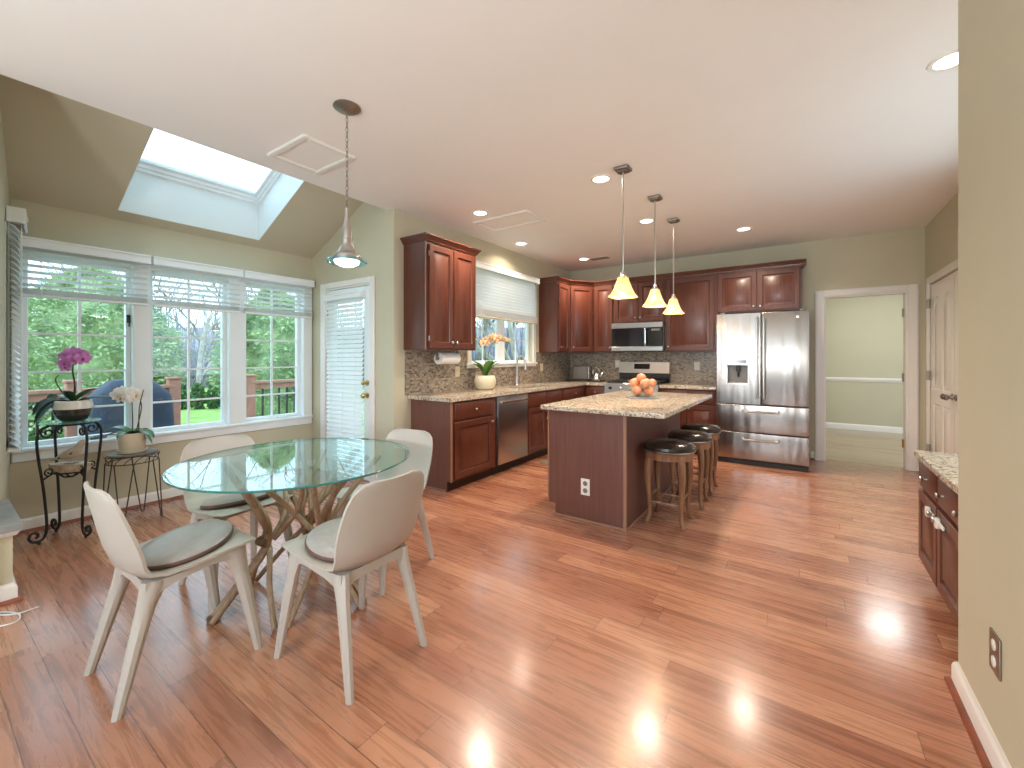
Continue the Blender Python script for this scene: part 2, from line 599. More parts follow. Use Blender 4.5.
def struct(name, bm, mat, label, cat, parent=None, mats=None):
    o = obj(name, bm, mat, parent, mats=mats)
    o['kind'] = 'structure'; o['label'] = label; o['category'] = cat
    return o


def sroot(name, label, cat, loc=(0, 0, 0), rz=0.0):
    o = thing(name, label, cat, loc, rz)
    o['kind'] = 'structure'
    return o


def dup(root, loc, rz=None, label=None):
    def rec(o, par):
        c = o.copy(); COL.objects.link(c); c.parent = par
        for ch in list(o.children): rec(ch, c)
        return c
    r = rec(root, None)
    r.location = loc
    if rz is not None: r.rotation_euler = (0, 0, rz)
    if label: r['label'] = label
    return r


def holed(bm, a0, a1, z0, z1, holes, put):
    """wall slab in cells around rectangular holes; put(bm,a0,a1,z0,z1) adds one cell"""
    xs = sorted({a0, a1, *[h[0] for h in holes], *[h[1] for h in holes]})
    zs = sorted({z0, z1, *[h[2] for h in holes], *[h[3] for h in holes]})
    for i in range(len(xs) - 1):
        run = None
        for j in range(len(zs) - 1):
            cx, cz = (xs[i] + xs[i + 1]) / 2, (zs[j] + zs[j + 1]) / 2
            solid = not any(h[0] < cx < h[1] and h[2] < cz < h[3] for h in holes)
            if solid:
                run = (run[0], zs[j + 1]) if run else (zs[j], zs[j + 1])
            if (not solid or j == len(zs) - 2) and run:
                put(bm, xs[i], xs[i + 1], run[0], run[1]); run = None


# ------------------------------------------------------------------ room dimensions
H = 2.77
XW = -4.77            # window wall, inner face
XK = -3.33            # kitchen wall, inner face
YD = 2.78             # patio door wall, face towards the camera
YB = 6.60             # back wall
XR = 0.50             # near right wall
XP = 1.13             # pantry wall
XE = -3.44            # edge of the flat ceiling above the bay
YS = -2.2             # where the room is cut off behind the camera
SL = 0.48             # pitch of the bay ceiling


def slope_z(x): return 2.46 + SL * (x - XW)


def side_y(x): return 0.47 - 0.148 * (x - XW)


# floor
bm = new(); box(bm, -4.95, 1.3, YS, YB + 0.09, -0.06, 0)
struct('floor', bm, 'oak_floor', 'reddish oak plank floor of the kitchen and dining bay', 'floor')
bm = new(); box(bm, -0.6, 2.9, YB + 0.09, 9.85, -0.06, 0)
struct('floor_back', bm, 'pale_oak_floor', 'pale plank floor of the room beyond the doorway', 'floor')

# ceiling
bm = new(); box(bm, XE, 1.4, YS, YB + 0.15, H, H + 0.12)
struct('ceiling', bm, 'ceiling_paint', 'flat white ceiling over the kitchen', 'ceiling')
bm = new(); box(bm, -0.6, 2.9, YB + 0.15, 9.85, H, H + 0.1)
struct('ceiling_back', bm, 'ceiling_paint', 'white ceiling of the room beyond the doorway', 'ceiling')
# sloped bay ceiling with the skylight hole
SKX0, SKX1, SKY0, SKY1 = -4.665, -3.56, 1.035, 2.14
bm = new()


def slope_cell(bm, y0, y1, x0, x1):
    prism(bm, [(x0, y0, slope_z(x0)), (x1, y0, slope_z(x1)), (x1, y0, slope_z(x1) + 0.08), (x0, y0, slope_z(x0) + 0.08)], (0, y1 - y0, 0))


for y0, y1, x0, x1 in ((0.05, SKY0, XW - 0.15, XE + 0.05), (SKY1, YD + 0.12, XW - 0.15, XE + 0.05), (SKY0, SKY1, XW - 0.15, SKX0), (SKY0, SKY1, SKX1, XE + 0.05)):
    slope_cell(bm, y0, y1, x0, x1)
struct('ceiling_bay', bm, 'slope_paint', 'sloped tan ceiling of the window bay', 'ceiling')
bm = new(); box(bm, XE + 0.001, XE + 0.04, 0.05, YD + 0.1, H + 0.02, slope_z(XE) + 0.06)
struct('wall_bay_upstand', bm, 'slope_paint', 'upstand where the flat ceiling meets the bay slope', 'wall')

# skylight (window_5): shaft, frame, pane
sk = sroot('window_5', 'skylight with a deep white shaft in the sloped bay ceiling', 'window')
SH = 0.38
bm = new()
T = 0.02
I_ = 0.004
for (xa, ya), (xb, yb), off in (((SKX0 + I_, SKY0), (SKX0 + I_, SKY1), (-T, 0)), ((SKX1 - I_, SKY0), (SKX1 - I_, SKY1), (T, 0)), ((SKX0, SKY0 + I_), (SKX1, SKY0 + I_), (0, -T)), ((SKX0, SKY1 - I_), (SKX1, SKY1 - I_), (0, T))):
    za, zb = slope_z(xa) + 0.002, slope_z(xb) + 0.002
    prism(bm, [(xa, ya, za), (xb, yb, zb), (xb, yb, zb + SH), (xa, ya, za + SH)], (off[0], off[1], 0))
obj('shaft', bm, 'shaft_white', sk)
bm = new()


def slope_bar(bm, x0, x1, y0, y1, dz0, dz1):
    prism(bm, [(x0, y0, slope_z(x0) + dz0), (x1, y0, slope_z(x1) + dz0), (x1, y0, slope_z(x1) + dz1), (x0, y0, slope_z(x0) + dz1)], (0, y1 - y0, 0))


for w, d0, d1 in ((0.025, SH - 0.02, SH), (0.045, SH, SH + 0.025), (0.075, SH + 0.025, SH + 0.05)):
    slope_bar(bm, SKX0 - T, SKX0 + w, SKY0 - T, SKY1 + T, d0, d1)
    slope_bar(bm, SKX1 - w, SKX1 + T, SKY0 - T, SKY1 + T, d0, d1)
    slope_bar(bm, SKX0 + w, SKX1 - w, SKY0 - T, SKY0 + w, d0, d1)
    slope_bar(bm, SKX0 + w, SKX1 - w, SKY1 - w, SKY1 + T, d0, d1)
obj('frame', bm, 'vinyl_white', sk)
bm = new(); slope_bar(bm, SKX0 + 0.07, SKX1 - 0.07, SKY0 + 0.07, SKY1 - 0.07, SH + 0.028, SH + 0.034)
obj('pane', bm, 'window_glass', sk)

# window wall with the triple opening
WZ0, WZ1 = 0.60, 2.10
bm = new()
holed(bm, 0.30, YD + 0.12, -0.06, 2.52, [(0.515, 2.70, WZ0, WZ1)], lambda b, a, c, z, w: box(b, XW - 0.15, XW, a, c, z, w))
struct('wall_left', bm, 'wall_paint', 'sage wall around the triple dining window', 'wall')
# patio door wall
bm = new()
DX0, DX1, DZ = -4.485, -3.685, 2.07
holed(bm, XW, XK - 0.0, -0.06, 2.2, [(DX0, DX1, -0.06, DZ)], lambda b, a, c, z, w: box(b, a, c, YD, YD + 0.12, z, w))
prism(bm, [(XW, YD, 2.2), (XK, YD, 2.2), (XK, YD, slope_z(XK)), (XW, YD, slope_z(XW))], (0, 0.12, 0))
struct('wall_door', bm, 'wall_paint', 'sage wall holding the white patio door', 'wall')
# kitchen wall with the sink window
KY0, KY1, KZ0, KZ1 = 3.95, 5.37, 1.21, 2.40
bm = new()
holed(bm, YD + 0.12, YB + 0.15, -0.06, H, [(KY0, KY1, KZ0, KZ1)], lambda b, a, c, z, w: box(b, XK - 0.14, XK, a, c, z, w))
struct('wall_kitchen', bm, 'wall_paint', 'tan kitchen wall around the window over the sink', 'wall')
# back wall with the doorway
OX0, OX1, OZ = 0.205, 0.985, 2.06
bm = new()
holed(bm, XK, XP + 0.14, -0.06, H, [(OX0, OX1, -0.06, OZ)], lambda b, a, c, z, w: box(b, a, c, YB, YB + 0.15, z, w))
struct('wall_back', bm, 'wall_paint', 'tan back wall with the cased doorway and refrigerator', 'wall')
# pantry wall, with an unseen opening added above the desk for daylight
bm = new(); holed(bm, 2.37, YB, -0.06, H, [(4.62, 6.38, -0.06, 2.09), (2.50, 4.45, 0.90, 2.55)], lambda b, a, c, z, w: box(b, XP, XP + 0.14, a, c, z, w))
struct('wall_pantry', bm, 'wall_paint', 'tan side wall around the white pantry doors', 'wall')
bm = new(); box(bm, XP + 0.14, XP + 0.7, 4.5, 4.55, -0.06, 2.3); box(bm, XP + 0.14, XP + 0.7, 6.45, 6.5, -0.06, 2.3); box(bm, XP + 0.7, XP + 0.75, 4.5, 6.5, -0.06, 2.3)
struct('wall_pantry_inner', bm, 'wall_paint', 'inner walls of the pantry behind its doors', 'wall')
# near right wall
bm = new(); box(bm, XR, XR + 0.14, YS, 2.37, -0.06, H)
box(bm, XR + 0.14, XP + 0.14, 2.28, 2.37, -0.06, H)
struct('wall_right', bm, 'wall_paint', 'pale green wall at the right edge, nearest the camera', 'wall')
# side wall of the bay, almost edge on, and the room's left side behind it
bm = new()
xa, xb = XW - 0.02, -3.42
prism(bm, [(xa, side_y(xa), -0.06), (xb, side_y(xb), -0.06), (xb, side_y(xb), slope_z(xb)), (xa, side_y(xa), slope_z(xa))], (-0.018, -0.12, 0))
struct('wall_side', bm, 'wall_paint', 'tan side wall of the bay at the left edge', 'wall')
bm = new(); box(bm, XE - 0.12, XE, YS, side_y(xb) - 0.12, -0.06, 3.1)
struct('wall_left_rear', bm, 'wall_paint', 'left wall of the room behind the camera', 'wall')

# unseen rear wall; openings added for daylight and streaks on the refrigerator
bm = new()
holed(bm, XE - 0.12, XR + 0.14, -0.06, H, [(-3.20, -2.35, 0.1, 2.55), (-2.10, -1.25, 0.1, 2.55), (-1.0, 0.2, 0.1, 2.55)], lambda b, a, c, z, w: box(b, a, c, YS - 0.14, YS, z, w))
struct('wall_rear', bm, 'wall_paint', 'unseen wall behind the camera with tall openings added for light', 'wall')

# room beyond the doorway
bm = new(); box(bm, -0.6, 2.9, 9.72, 9.85, -0.06, H); box(bm, -0.72, -0.6, YB + 0.15, 9.85, -0.06, H); box(bm, 2.9, 3.02, YB + 0.15, 9.85, -0.06, H)
struct('wall_far', bm, 'wall_paint', 'pale green walls of the room beyond the doorway', 'wall')
CHAIR_RAIL = [(0, 0), (0.012, 0), (0.016, 0.015), (0.03, 0.035), (0.03, 0.05), (0.012, 0.07), (0, 0.07)]
BASE = [(0, 0), (0.016, 0), (0.016, 0.075), (0.012, 0.088), (0.005, 0.098), (0, 0.1)]
SHOE = [(0.016, 0), (0.034, 0), (0.032, 0.01), (0.026, 0.017), (0.016, 0.02)]
bm = new(); sweep(bm, [(-0.6, 9.72), (2.9, 9.72)], CHAIR_RAIL, 0.86)
struct('trim_1', bm, 'white_trim', 'white chair rail across the wall beyond the doorway', 'trim')
bm = new(); sweep(bm, [(-0.6, 9.72), (2.9, 9.72)], BASE)
struct('baseboard_far', bm, 'white_trim', 'white baseboard in the room beyond the doorway', 'baseboard')


def baseboard(name, paths, label):
    r = sroot(name, label, 'baseboard')
    bm = new(); [sweep(bm, p, BASE) for p in paths]; obj('board', bm, 'white_trim', r)
    bm = new(); [sweep(bm, p, SHOE) for p in paths]
    s = obj('shoe_molding', bm, 'shoe_wood', r); s['label'] = 'reddish wood shoe molding'


baseboard('baseboard_left', [[(XW, 0.475), (XW, YD - 0.0005)]], 'white baseboard under the triple dining window')
baseboard('baseboard_door', [[(XW + 0.04, YD), (-4.585, YD)], [(-3.60, YD), (XK, YD), (XK, 2.99)]], 'white baseboard beside the patio door')
baseboard('baseboard_right', [[(XR + 0.06, 2.37), (XR, 2.37), (XR, YS)]][0:1], 'white baseboard along the near right wall')
baseboard('baseboard_back', [[(1.085, YB), (XP, YB), (XP, 6.47)], [(0.07, YB), (0.105, YB)]], 'short white baseboard in the back corner by the doorway')

# ------------------------------------------------------------------ windows
win_names = [(0.53, 1.16), (1.275, 1.90), (2.05, 2.665)]
bm = new()
XI = XW + 0.022
for y0, y1 in ((0.475, 0.532), (1.157, 1.278), (1.897, 2.053), (2.662, 2.765)):
    box(bm, XW - 0.11, XI, y0, y1, WZ0 + 0.0, 2.0745, 0.004)
box(bm, XW, XI, 0.475, 2.765, 2.075, 2.18, 0.004)
box(bm, XW - 0.11, XW + 0.045, 0.475, 2.765, WZ0 - 0.005, WZ0 + 0.022, 0.005)
box(bm, XW, XI, 0.475, 2.765, 0.525, WZ0 - 0.006, 0.004)
struct('trim_2', bm, 'vinyl_white', 'white casing and stool around the triple dining window', 'trim')
wdesc = ['white framed dining window behind the purple orchid', 'white framed middle dining window with the red deck post outside', 'white framed dining window beside the patio door']
XG = XW - 0.085
for i, (y0, y1) in enumerate(win_names):
    r = sroot('window_%d' % (i + 1), wdesc[i], 'window')
    bm = new()
    fz0, fz1 = WZ0 + 0.02, 2.085
    for a, b, c, d in ((y0, y0 + 0.035, fz0, fz1), (y1 - 0.035, y1, fz0, fz1), (y0 + 0.035, y1 - 0.035, fz0, fz0 + 0.035), (y0 + 0.035, y1 - 0.035, fz1 - 0.035, fz1)):
        box(bm, XG - 0.025, XG + 0.03, a, b, c, d, 0.004)
    obj('sash', bm, 'vinyl_white', r)
    bm = new()
    ym = (y0 + y1) / 2
    box(bm, XG - 0.009, XG + 0.009, ym - 0.009, ym + 0.009, fz0 + 0.035, fz1 - 0.035)
    for q in range(1, 5):
        z = 0.59 + 0.297 * q
        box(bm, XG - 0.008, XG + 0.008, y0 + 0.035, y1 - 0.035, z - 0.008, z + 0.008)
    obj('muntin_grid', bm, 'vinyl_white', r)
    bm = new(); box(bm, XG - 0.003, XG + 0.003, y0 + 0.03, y1 - 0.03, fz0 + 0.03, fz1 - 0.03)
    obj('pane', bm, 'window_glass', r)
    if i != 1:
        bm = new()
        yc = y0 + (0.42 if i == 0 else 0.40)
        box(bm, XG + 0.03, XG + 0.055, yc - 0.05, yc + 0.05, fz0 + 0.004, fz0 + 0.022, 0.005)
        tube(bm, [(XG + 0.06, yc - 0.03, fz0 + 0.03), (XG + 0.075, yc + 0.04, fz0 + 0.032), (XG + 0.072, yc + 0.10, fz0 + 0.026)], 0.006, 8, 4)
        obj('crank', bm, 'vinyl_white' if i == 2 else 'grey_plastic', r)
        for zz in (1.0, 1.63):
            yl = 1.14 if i == 0 else 2.068
            bm = new()
            box(bm, XG + 0.028, XG + 0.045, yl - 0.012, yl + 0.012, zz - 0.035, zz + 0.035, 0.004)
            tube(bm, [(XG + 0.045, yl, zz + 0.01), (XG + 0.058, yl, zz - 0.02), (XG + 0.058, yl, zz - 0.07)], 0.005, 8, 3)
            obj('latch', bm, 'black_matte', r)

# window over the sink
r = sroot('window_4', 'white double window over the kitchen sink', 'window')
bm = new()
for a, b, c, d in ((KY0 - 0.075, KY0, KZ0 - 0.045, KZ1 + 0.06), (KY1, KY1 + 0.075, KZ0 - 0.045, KZ1 + 0.06), (KY0, KY1, KZ1, KZ1 + 0.06), (KY0, KY1, KZ0 - 0.045, KZ0)):
    box(bm, XK, XK + 0.022, a, b, c, d, 0.003)
obj('casing', bm, 'white_trim', r)
bm = new(); box(bm, XK - 0.10, XK + 0.04, KY0 - 0.09, KY1 + 0.09, KZ0 - 0.012, KZ0 + 0.012, 0.004); obj('stool', bm, 'white_trim', r)
bm = new()
KM = (KY0 + KY1) / 2
XS = XK - 0.08
box(bm, XS - 0.03, XS + 0.03, KM - 0.045, KM + 0.045, KZ0, KZ1)
for y0, y1 in ((KY0, KM - 0.045), (KM + 0.045, KY1)):
    for a, b, c, d in ((y0, y0 + 0.04, KZ0, KZ1), (y1 - 0.04, y1, KZ0, KZ1), (y0 + 0.04, y1 - 0.04, KZ0, KZ0 + 0.045), (y0 + 0.04, y1 - 0.04, KZ1 - 0.045, KZ1)):
        box(bm, XS - 0.022, XS + 0.022, a, b, c, d, 0.003)
obj('sash', bm, 'vinyl_white', r)
bm = new()
for y0, y1 in ((KY0, KM - 0.045), (KM + 0.045, KY1)):
    ym = (y0 + y1) / 2
    box(bm, XS - 0.007, XS + 0.007, ym - 0.008, ym + 0.008, KZ0 + 0.045, KZ1 - 0.045)
    for q in range(1, 4):
        z = KZ0 + 0.045 + 0.275 * q
        box(bm, XS - 0.006, XS + 0.006, y0 + 0.04, y1 - 0.04, z - 0.007, z + 0.007)
obj('muntin_grid', bm, 'vinyl_white', r)
bm = new(); box(bm, XS - 0.003, XS + 0.003, KY0 + 0.03, KY1 - 0.03, KZ0 + 0.03, KZ1 - 0.03); obj('pane', bm, 'window_glass', r)

# ------------------------------------------------------------------ patio door (door_1)
r = sroot('door_1', 'white glazed patio door with brass knob behind the dining table', 'door')
bm = new()
for a, b, c, d in ((DX0 - 0.09, DX0, 0, DZ + 0.06), (DX1, DX1 + 0.075, 0, DZ + 0.06), (DX0, DX1, DZ, DZ + 0.06)):
    box(bm, a, b, YD - 0.02, YD, c, d, 0.004)
for a, b, c, d in ((DX0, DX0 + 0.018, 0, DZ), (DX1 - 0.018, DX1, 0, DZ), (DX0 + 0.018, DX1 - 0.018, DZ - 0.018, DZ)):
    box(bm, a, b, YD, YD + 0.12, c, d)
obj('casing', bm, 'white_trim', r)
bm = new()
a0, a1 = DX0 + 0.02, DX1 - 0.02
for a, b, c, d in ((a0, a0 + 0.11, 0.008, DZ - 0.022), (a1 - 0.11, a1, 0.008, DZ - 0.022), (a0 + 0.11, a1 - 0.11, DZ - 0.15, DZ - 0.022), (a0 + 0.11, a1 - 0.11, 0.008, 0.25)):
    box(bm, a, b, YD + 0.012, YD + 0.055, c, d, 0.004)
slab = obj('slab', bm, 'vinyl_white', r)
bm = new(); box(bm, a0 + 0.10, a1 - 0.10, YD + 0.03, YD + 0.036, 0.24, DZ - 0.14); obj('pane', bm, 'window_glass', r)
for z, rr_, nm in ((0.90, 0.028, 'knob'), (1.03, 0.02, 'deadbolt')):
    bm = new()
    lathe(bm, [(0.03, 0), (0.03, -0.008), (0.012, -0.012), (0.012, -0.035), (rr_, -0.045), (rr_ * 1.05, -0.06), (rr_ * 0.7, -0.07), (0.001, -0.072)], (a1 - 0.05, YD + 0.012, z), 20, 'y')
    kk = obj(nm, bm, 'brass', r); kk['label'] = 'polished brass ' + nm
for z in (0.3, 1.06, 1.80):
    bm = new(); tube(bm, [(a0 - 0.002, YD + 0.008, z - 0.05), (a0 - 0.002, YD + 0.008, z + 0.05)], 0.008, 8); obj('hinge', bm, 'pewter', r)

# ------------------------------------------------------------------ blinds


def blind(name, label, loc, rz, w, ztop, zbot, slats, tilt, depth=0.05, valance=0.075, cords=3, wand=True, rail_mat='slat_white', stack=0.07, vdepth=0.075):
    """local: x along the blind, -y into the room; z are world heights"""
    t = thing(name, label, 'window blind', loc, rz, None)
    bm = new()
    sweep(bm, [(0, 0), (0, -vdepth), (w, -vdepth), (w, 0)][1:3], [(0, 0), (0, valance), (0.012, valance), (0.014, valance - 0.012), (0.008, valance - 0.02), (0.008, 0.02), (0.012, 0.01), (0.010, 0)], ztop - valance)
    for xx in (0, w - 0.008):
        box(bm, xx, xx + 0.008, -vdepth, -0.002, ztop - valance, ztop)
    obj('valance', bm, 'slat_white', t)
    bm = new(); box(bm, 0.012, w - 0.012, -0.06, -0.008, ztop - 0.05, ztop - 0.004, 0.003); obj('headrail', bm, 'slat_white', t)
    bm = new()
    hd = depth / 2
    yc = -0.034
    zs = [ztop - valance - 0.005 - (ztop - valance - zbot - stack) * (i + 0.5) / slats for i in range(slats)]
    c, s = math.cos(tilt), math.sin(tilt)
    for z in zs:
        pts = []
        for q, crown in ((-1, 0), (-0.4, 0.0025), (0.4, 0.0025), (1, 0)):
            pts.append((q * hd * c - crown * s, q * hd * s + crown * c))
        loop = pts + [(p[0] + 0.0028 * s, p[1] - 0.0028 * c) for p in reversed(pts)]
        prism(bm, [(0.012, yc + p[0], z + p[1]) for p in loop], (w - 0.024, 0, 0))
    nst = int(stack / 0.009) - 2
    for i in range(max(0, nst)):
        z = zbot + 0.024 + i * 0.0085
        box(bm, 0.012, w - 0.012, yc - hd, yc + hd, z, z + 0.0035)
    obj('slats', bm, 'slat_white', t)
    bm = new(); box(bm, 0.012, w - 0.012, yc - hd, yc + hd, zbot, zbot + 0.02, 0.004); obj('bottom_rail', bm, rail_mat, t)
    for i in range(cords):
        x = 0.12 + (w - 0.24) * i / max(1, cords - 1)
        ca, cb = yc - hd - 0.001, yc + hd + 0.001
        bm = new(); tube(bm, [(x, ca, ztop - 0.05), (x, ca, zbot - 0.001), (x, cb, zbot - 0.001), (x, cb, ztop - 0.05)], 0.0016, 5)
        obj('ladder_cord', bm, 'slat_white', t)
    if wand:
        bm = new(); tube(bm, [(0.07, -vdepth - 0.02, ztop - valance), (0.07, -vdepth - 0.022, ztop - valance - 0.55)], 0.004, 6); obj('wand', bm, 'slat_white', t)
    return t


# local x -> world -Y for walls that face +X with rz=+90: local x -> +Y, local -y -> +X
for nm, y0, y1, lb in (('window_blind', 0.495, 1.255, 'raised white slat blind over the window behind the purple orchid'),
                       ('window_blind', 1.272, 1.988, 'raised white slat blind over the middle dining window'),
                       ('window_blind', 2.004, 2.745, 'raised white slat blind over the window next to the patio door')):
    b_ = blind(nm, lb, (XI + 0.001, y0, 0), PI / 2, y1 - y0, 2.18, 1.745, 6, -0.30, wand=False)
    b_['group'] = 'raised blinds of the triple dining window'
blind('window_blind', 'lowered white slat blind over the kitchen sink window', (XK + 0.023, KY0 - 0.02, 0), PI / 2, KY1 - KY0 + 0.06, 2.455, 1.79, 12, -0.80, rail_mat='warm_lit_rail', stack=0.11, wand=False)
blind('window_blind', 'full length white slat blind hanging on the patio door', (DX0 + 0.045, YD + 0.011, 0), 0, 0.67, 1.985, 0.17, 36, 0.98, valance=0.06, stack=0.03, vdepth=0.06)
ang = math.atan2(-0.148, 1)
sx0 = -4.68
blind('window_blind', 'closed white slat blind seen end on at the left edge', (-4.335, side_y(-4.335) + 0.004, 0), ang + PI, 0.33, 2.30, 0.665, 36, 0.75, wand=False, valance=0.10, stack=0.03, depth=0.055)

# side window behind that blind
bm = new()
dx = Vector((math.cos(ang), math.sin(ang)))
r = sroot('window_6', 'white framed side window behind the closed left blind', 'window', (-4.34, side_y(-4.34), 0), ang + PI)
for a, b, c, d in ((0.0, 0.03, 0.64, 2.2), (0.31, 0.34, 0.64, 2.2), (0.03, 0.31, 2.15, 2.2), (0.03, 0.31, 0.64, 0.67)):
    box(bm, a, b, -0.003, 0.05, c, d)
obj('window_frame', bm, 'vinyl_white', r)

# ------------------------------------------------------------------ doorway casing, pantry doors
r = sroot('trim_3', 'white casing with hinges around the open back doorway', 'trim')
bm = new()
for a, b, c, d in ((OX0 - 0.09, OX0 + 0.003, 0, OZ + 0.075), (OX1 - 0.003, OX1 + 0.09, 0, OZ + 0.075), (OX0 + 0.003, OX1 - 0.003, OZ - 0.003, OZ + 0.075)):
    box(bm, a, b, YB - 0.02, YB, c, d, 0.005)
    box(bm, a + 0.012 if a < OX0 else a, b - 0.012 if b > OX1 else b, YB - 0.028, YB - 0.02, c, d - 0.012, 0.003)
for a, b, c, d in ((OX0, OX0 + 0.02, 0, OZ), (OX1 - 0.02, OX1, 0, OZ), (OX0 + 0.02, OX1 - 0.02, OZ - 0.02, OZ)):
    box(bm, a, b, YB, YB + 0.15, c, d)
obj('casing', bm, 'white_trim', r)
for z in (0.28, 1.06, 1.82):
    bm = new(); box(bm, OX1 - 0.024, OX1 - 0.019, YB + 0.08, YB + 0.148, z - 0.05, z + 0.05)
    tube(bm, [(OX1 - 0.025, YB + 0.146, z - 0.05), (OX1 - 0.025, YB + 0.146, z + 0.05)], 0.007, 8)
    obj('hinge', bm, 'brass' if z < 0.5 else 'pewter', r)


def arch_panel(bm, x0, x1, z0, z1, y, arch=0.0, d=0.008):
    """raised door panel with a bevelled field; -y is the front"""
    n = 10 if arch else 1
    def loop(ins, yy):
        pts = [(x0 + ins, yy, z0 + ins), (x1 - ins, yy, z0 + ins)]
        for i in range(n + 1):
            t = i / n
            x = (x1 - ins) + (x0 - x1 + 2 * ins) * t
            pts.append((x, yy, z1 - ins - arch + arch * math.sin(PI * t)))
        return pts
    rs = [loop(0.0, y), loop(0.012, y + d), loop(0.035, y + d), loop(0.06, y - 0.001)]
    rings = [[bm.verts.new(p) for p in q] for q in rs]
    k = len(rings[0])
    for a, b in zip(rings, rings[1:]):
        for j in range(k):
            bm.faces.new((a[j], a[(j + 1) % k], b[(j + 1) % k], b[j]))
    bm.faces.new(rings[-1])


def panel_door_slab(bm, w, h, rects, t=0.035):
    """slab with pressed panels: front at y=0; rects (x0,x1,z0,z1,arch)"""
    xs = sorted({0, w, *[q[0] for q in rects], *[q[1] for q in rects]})
    zs = sorted({0, h, *[q[2] for q in rects], *[q[3] for q in rects]})
    for i in range(len(xs) - 1):
        for j in range(len(zs) - 1):
            cx, cz = (xs[i] + xs[i + 1]) / 2, (zs[j] + zs[j + 1]) / 2
            hit = [q for q in rects if q[0] < cx < q[1] and q[2] < cz < q[3]]
            if not hit:
                box(bm, xs[i], xs[i + 1], 0, t, zs[j], zs[j + 1])
            else:
                box(bm, xs[i], xs[i + 1], 0.012, t, zs[j], zs[j + 1])
    for q in rects:
        if q[4]:   # spandrels above the arch
            n = 10
            for i in range(n):
                t0, t1 = i / n, (i + 1) / n
                xa, xb = q[0] + (q[1] - q[0]) * t0, q[0] + (q[1] - q[0]) * t1
                za, zb = q[3] - q[4] + q[4] * math.sin(PI * t0), q[3] - q[4] + q[4] * math.sin(PI * t1)
                prism(bm, [(xa, 0, za), (xb, 0, zb), (xb, 0, q[3]), (xa, 0, q[3])], (0, 0.013, 0))
        arch_panel(bm, q[0], q[1], q[2], q[3], 0, q[4], 0.010)


# pantry doors face -X: rz=-90, local x -> -Y
r = sroot('door_2', 'pair of white panelled pantry doors on the right', 'door', (XP, 6.38, 0), -PI / 2)
bm = new()
for a, b, c, d in ((-0.075, 0.0, 0, 2.165), (1.76, 1.835, 0, 2.165), (0.0, 1.76, 2.09, 2.165)):
    box(bm, a, b, -0.02, 0, c, d, 0.004)
obj('casing', bm, 'white_trim', r)
for q in range(2):
    x0 = 0.006 + q * 0.877
    bm = new()
    w = 0.870
    rects = []
    for a in (0.11, 0.47):
        rects += [(a, a + 0.29, 0.95, 1.92, 0.07), (a, a + 0.29, 0.22, 0.80, 0.0)]
    panel_door_slab(bm, w, 2.07, rects)
    bmesh.ops.translate(bm, vec=(x0, 0.006, 0.01), verts=bm.verts)
    lf = obj('leaf', bm, 'door_white', r)
    bm = new()
    kx = x0 + (w - 0.055 if q == 0 else 0.055)
    lathe(bm, [(0.03, 0.006), (0.03, -0.004), (0.011, -0.010), (0.011, -0.04), (0.027, -0.052), (0.028, -0.066), (0.016, -0.076), (0.001, -0.078)], (kx, 0, 0.93), 18, 'y')
    obj('knob', bm, 'pewter', r)
for z in (0.3, 1.1, 1.88):
    bm = new(); tube(bm, [(0.002, -0.006, z - 0.05), (0.002, -0.006, z + 0.05)], 0.008, 8); box(bm, -0.03, 0.0, -0.024, -0.02, z - 0.05, z + 0.05); obj('hinge', bm, 'pewter', r)

# ------------------------------------------------------------------ backsplash
bm = new()
box(bm, XK, XK + 0.009, 2.92, YB, 0.91, 1.165)
box(bm, XK, XK + 0.009, 2.92, KY0 - 0.077, 1.165, 1.376)
box(bm, XK, XK + 0.009, KY1 + 0.077, YB, 1.165, 1.376)
box(bm, XK + 0.009, -0.93, YB - 0.009, YB, 0.91, 1.376)
box(bm, -2.42, -1.64, YB - 0.009, YB, 1.376, 1.42)
struct('wall_backsplash', bm, 'mosaic_tile', 'grey brown mosaic tile backsplash above the worktops', 'backsplash')

# ------------------------------------------------------------------ cabinets


def panel_front(bm, x0, x1, z0, z1, y=-0.02, t=0.02, stile=0.055, raised=True):
    """raised-panel door or drawer front; front face at y, back at y+t"""
    st = min(stile, (x1 - x0) * 0.28, (z1 - z0) * 0.3)
    rings = []
    seq = [(0.0, y + t), (0.0, y + 0.003), (0.004, y), (st, y), (st + 0.004, y + 0.006), (st + 0.007, y + 0.014), (st + 0.017, y + 0.014), (st + 0.038, y + 0.002)]
    for ins, yy in seq:
        rings.append([bm.verts.new(p) for p in ((x0 + ins, yy, z0 + ins), (x1 - ins, yy, z0 + ins), (x1 - ins, yy, z1 - ins), (x0 + ins, yy, z1 - ins))])
    for a, b in zip(rings, rings[1:]):
        for j in range(4):
            bm.faces.new((a[j], a[(j + 1) % 4], b[(j + 1) % 4], b[j]))
    bm.faces.new(rings[-1]); bm.faces.new(list(reversed(rings[0])))


def flat_front(bm, x0, x1, z0, z1, y=-0.02, t=0.02):
    rings = []
    for ins, yy in [(0.0, y + t), (0.0, y + 0.008), (0.006, y + 0.004), (0.016, y)]:
        rings.append([bm.verts.new(p) for p in ((x0 + ins, yy, z0 + ins), (x1 - ins, yy, z0 + ins), (x1 - ins, yy, z1 - ins), (x0 + ins, yy, z1 - ins))])
    for a, b in zip(rings, rings[1:]):
        for j in range(4):
            bm.faces.new((a[j], a[(j + 1) % 4], b[(j + 1) % 4], b[j]))
    bm.faces.new(rings[-1]); bm.faces.new(list(reversed(rings[0])))


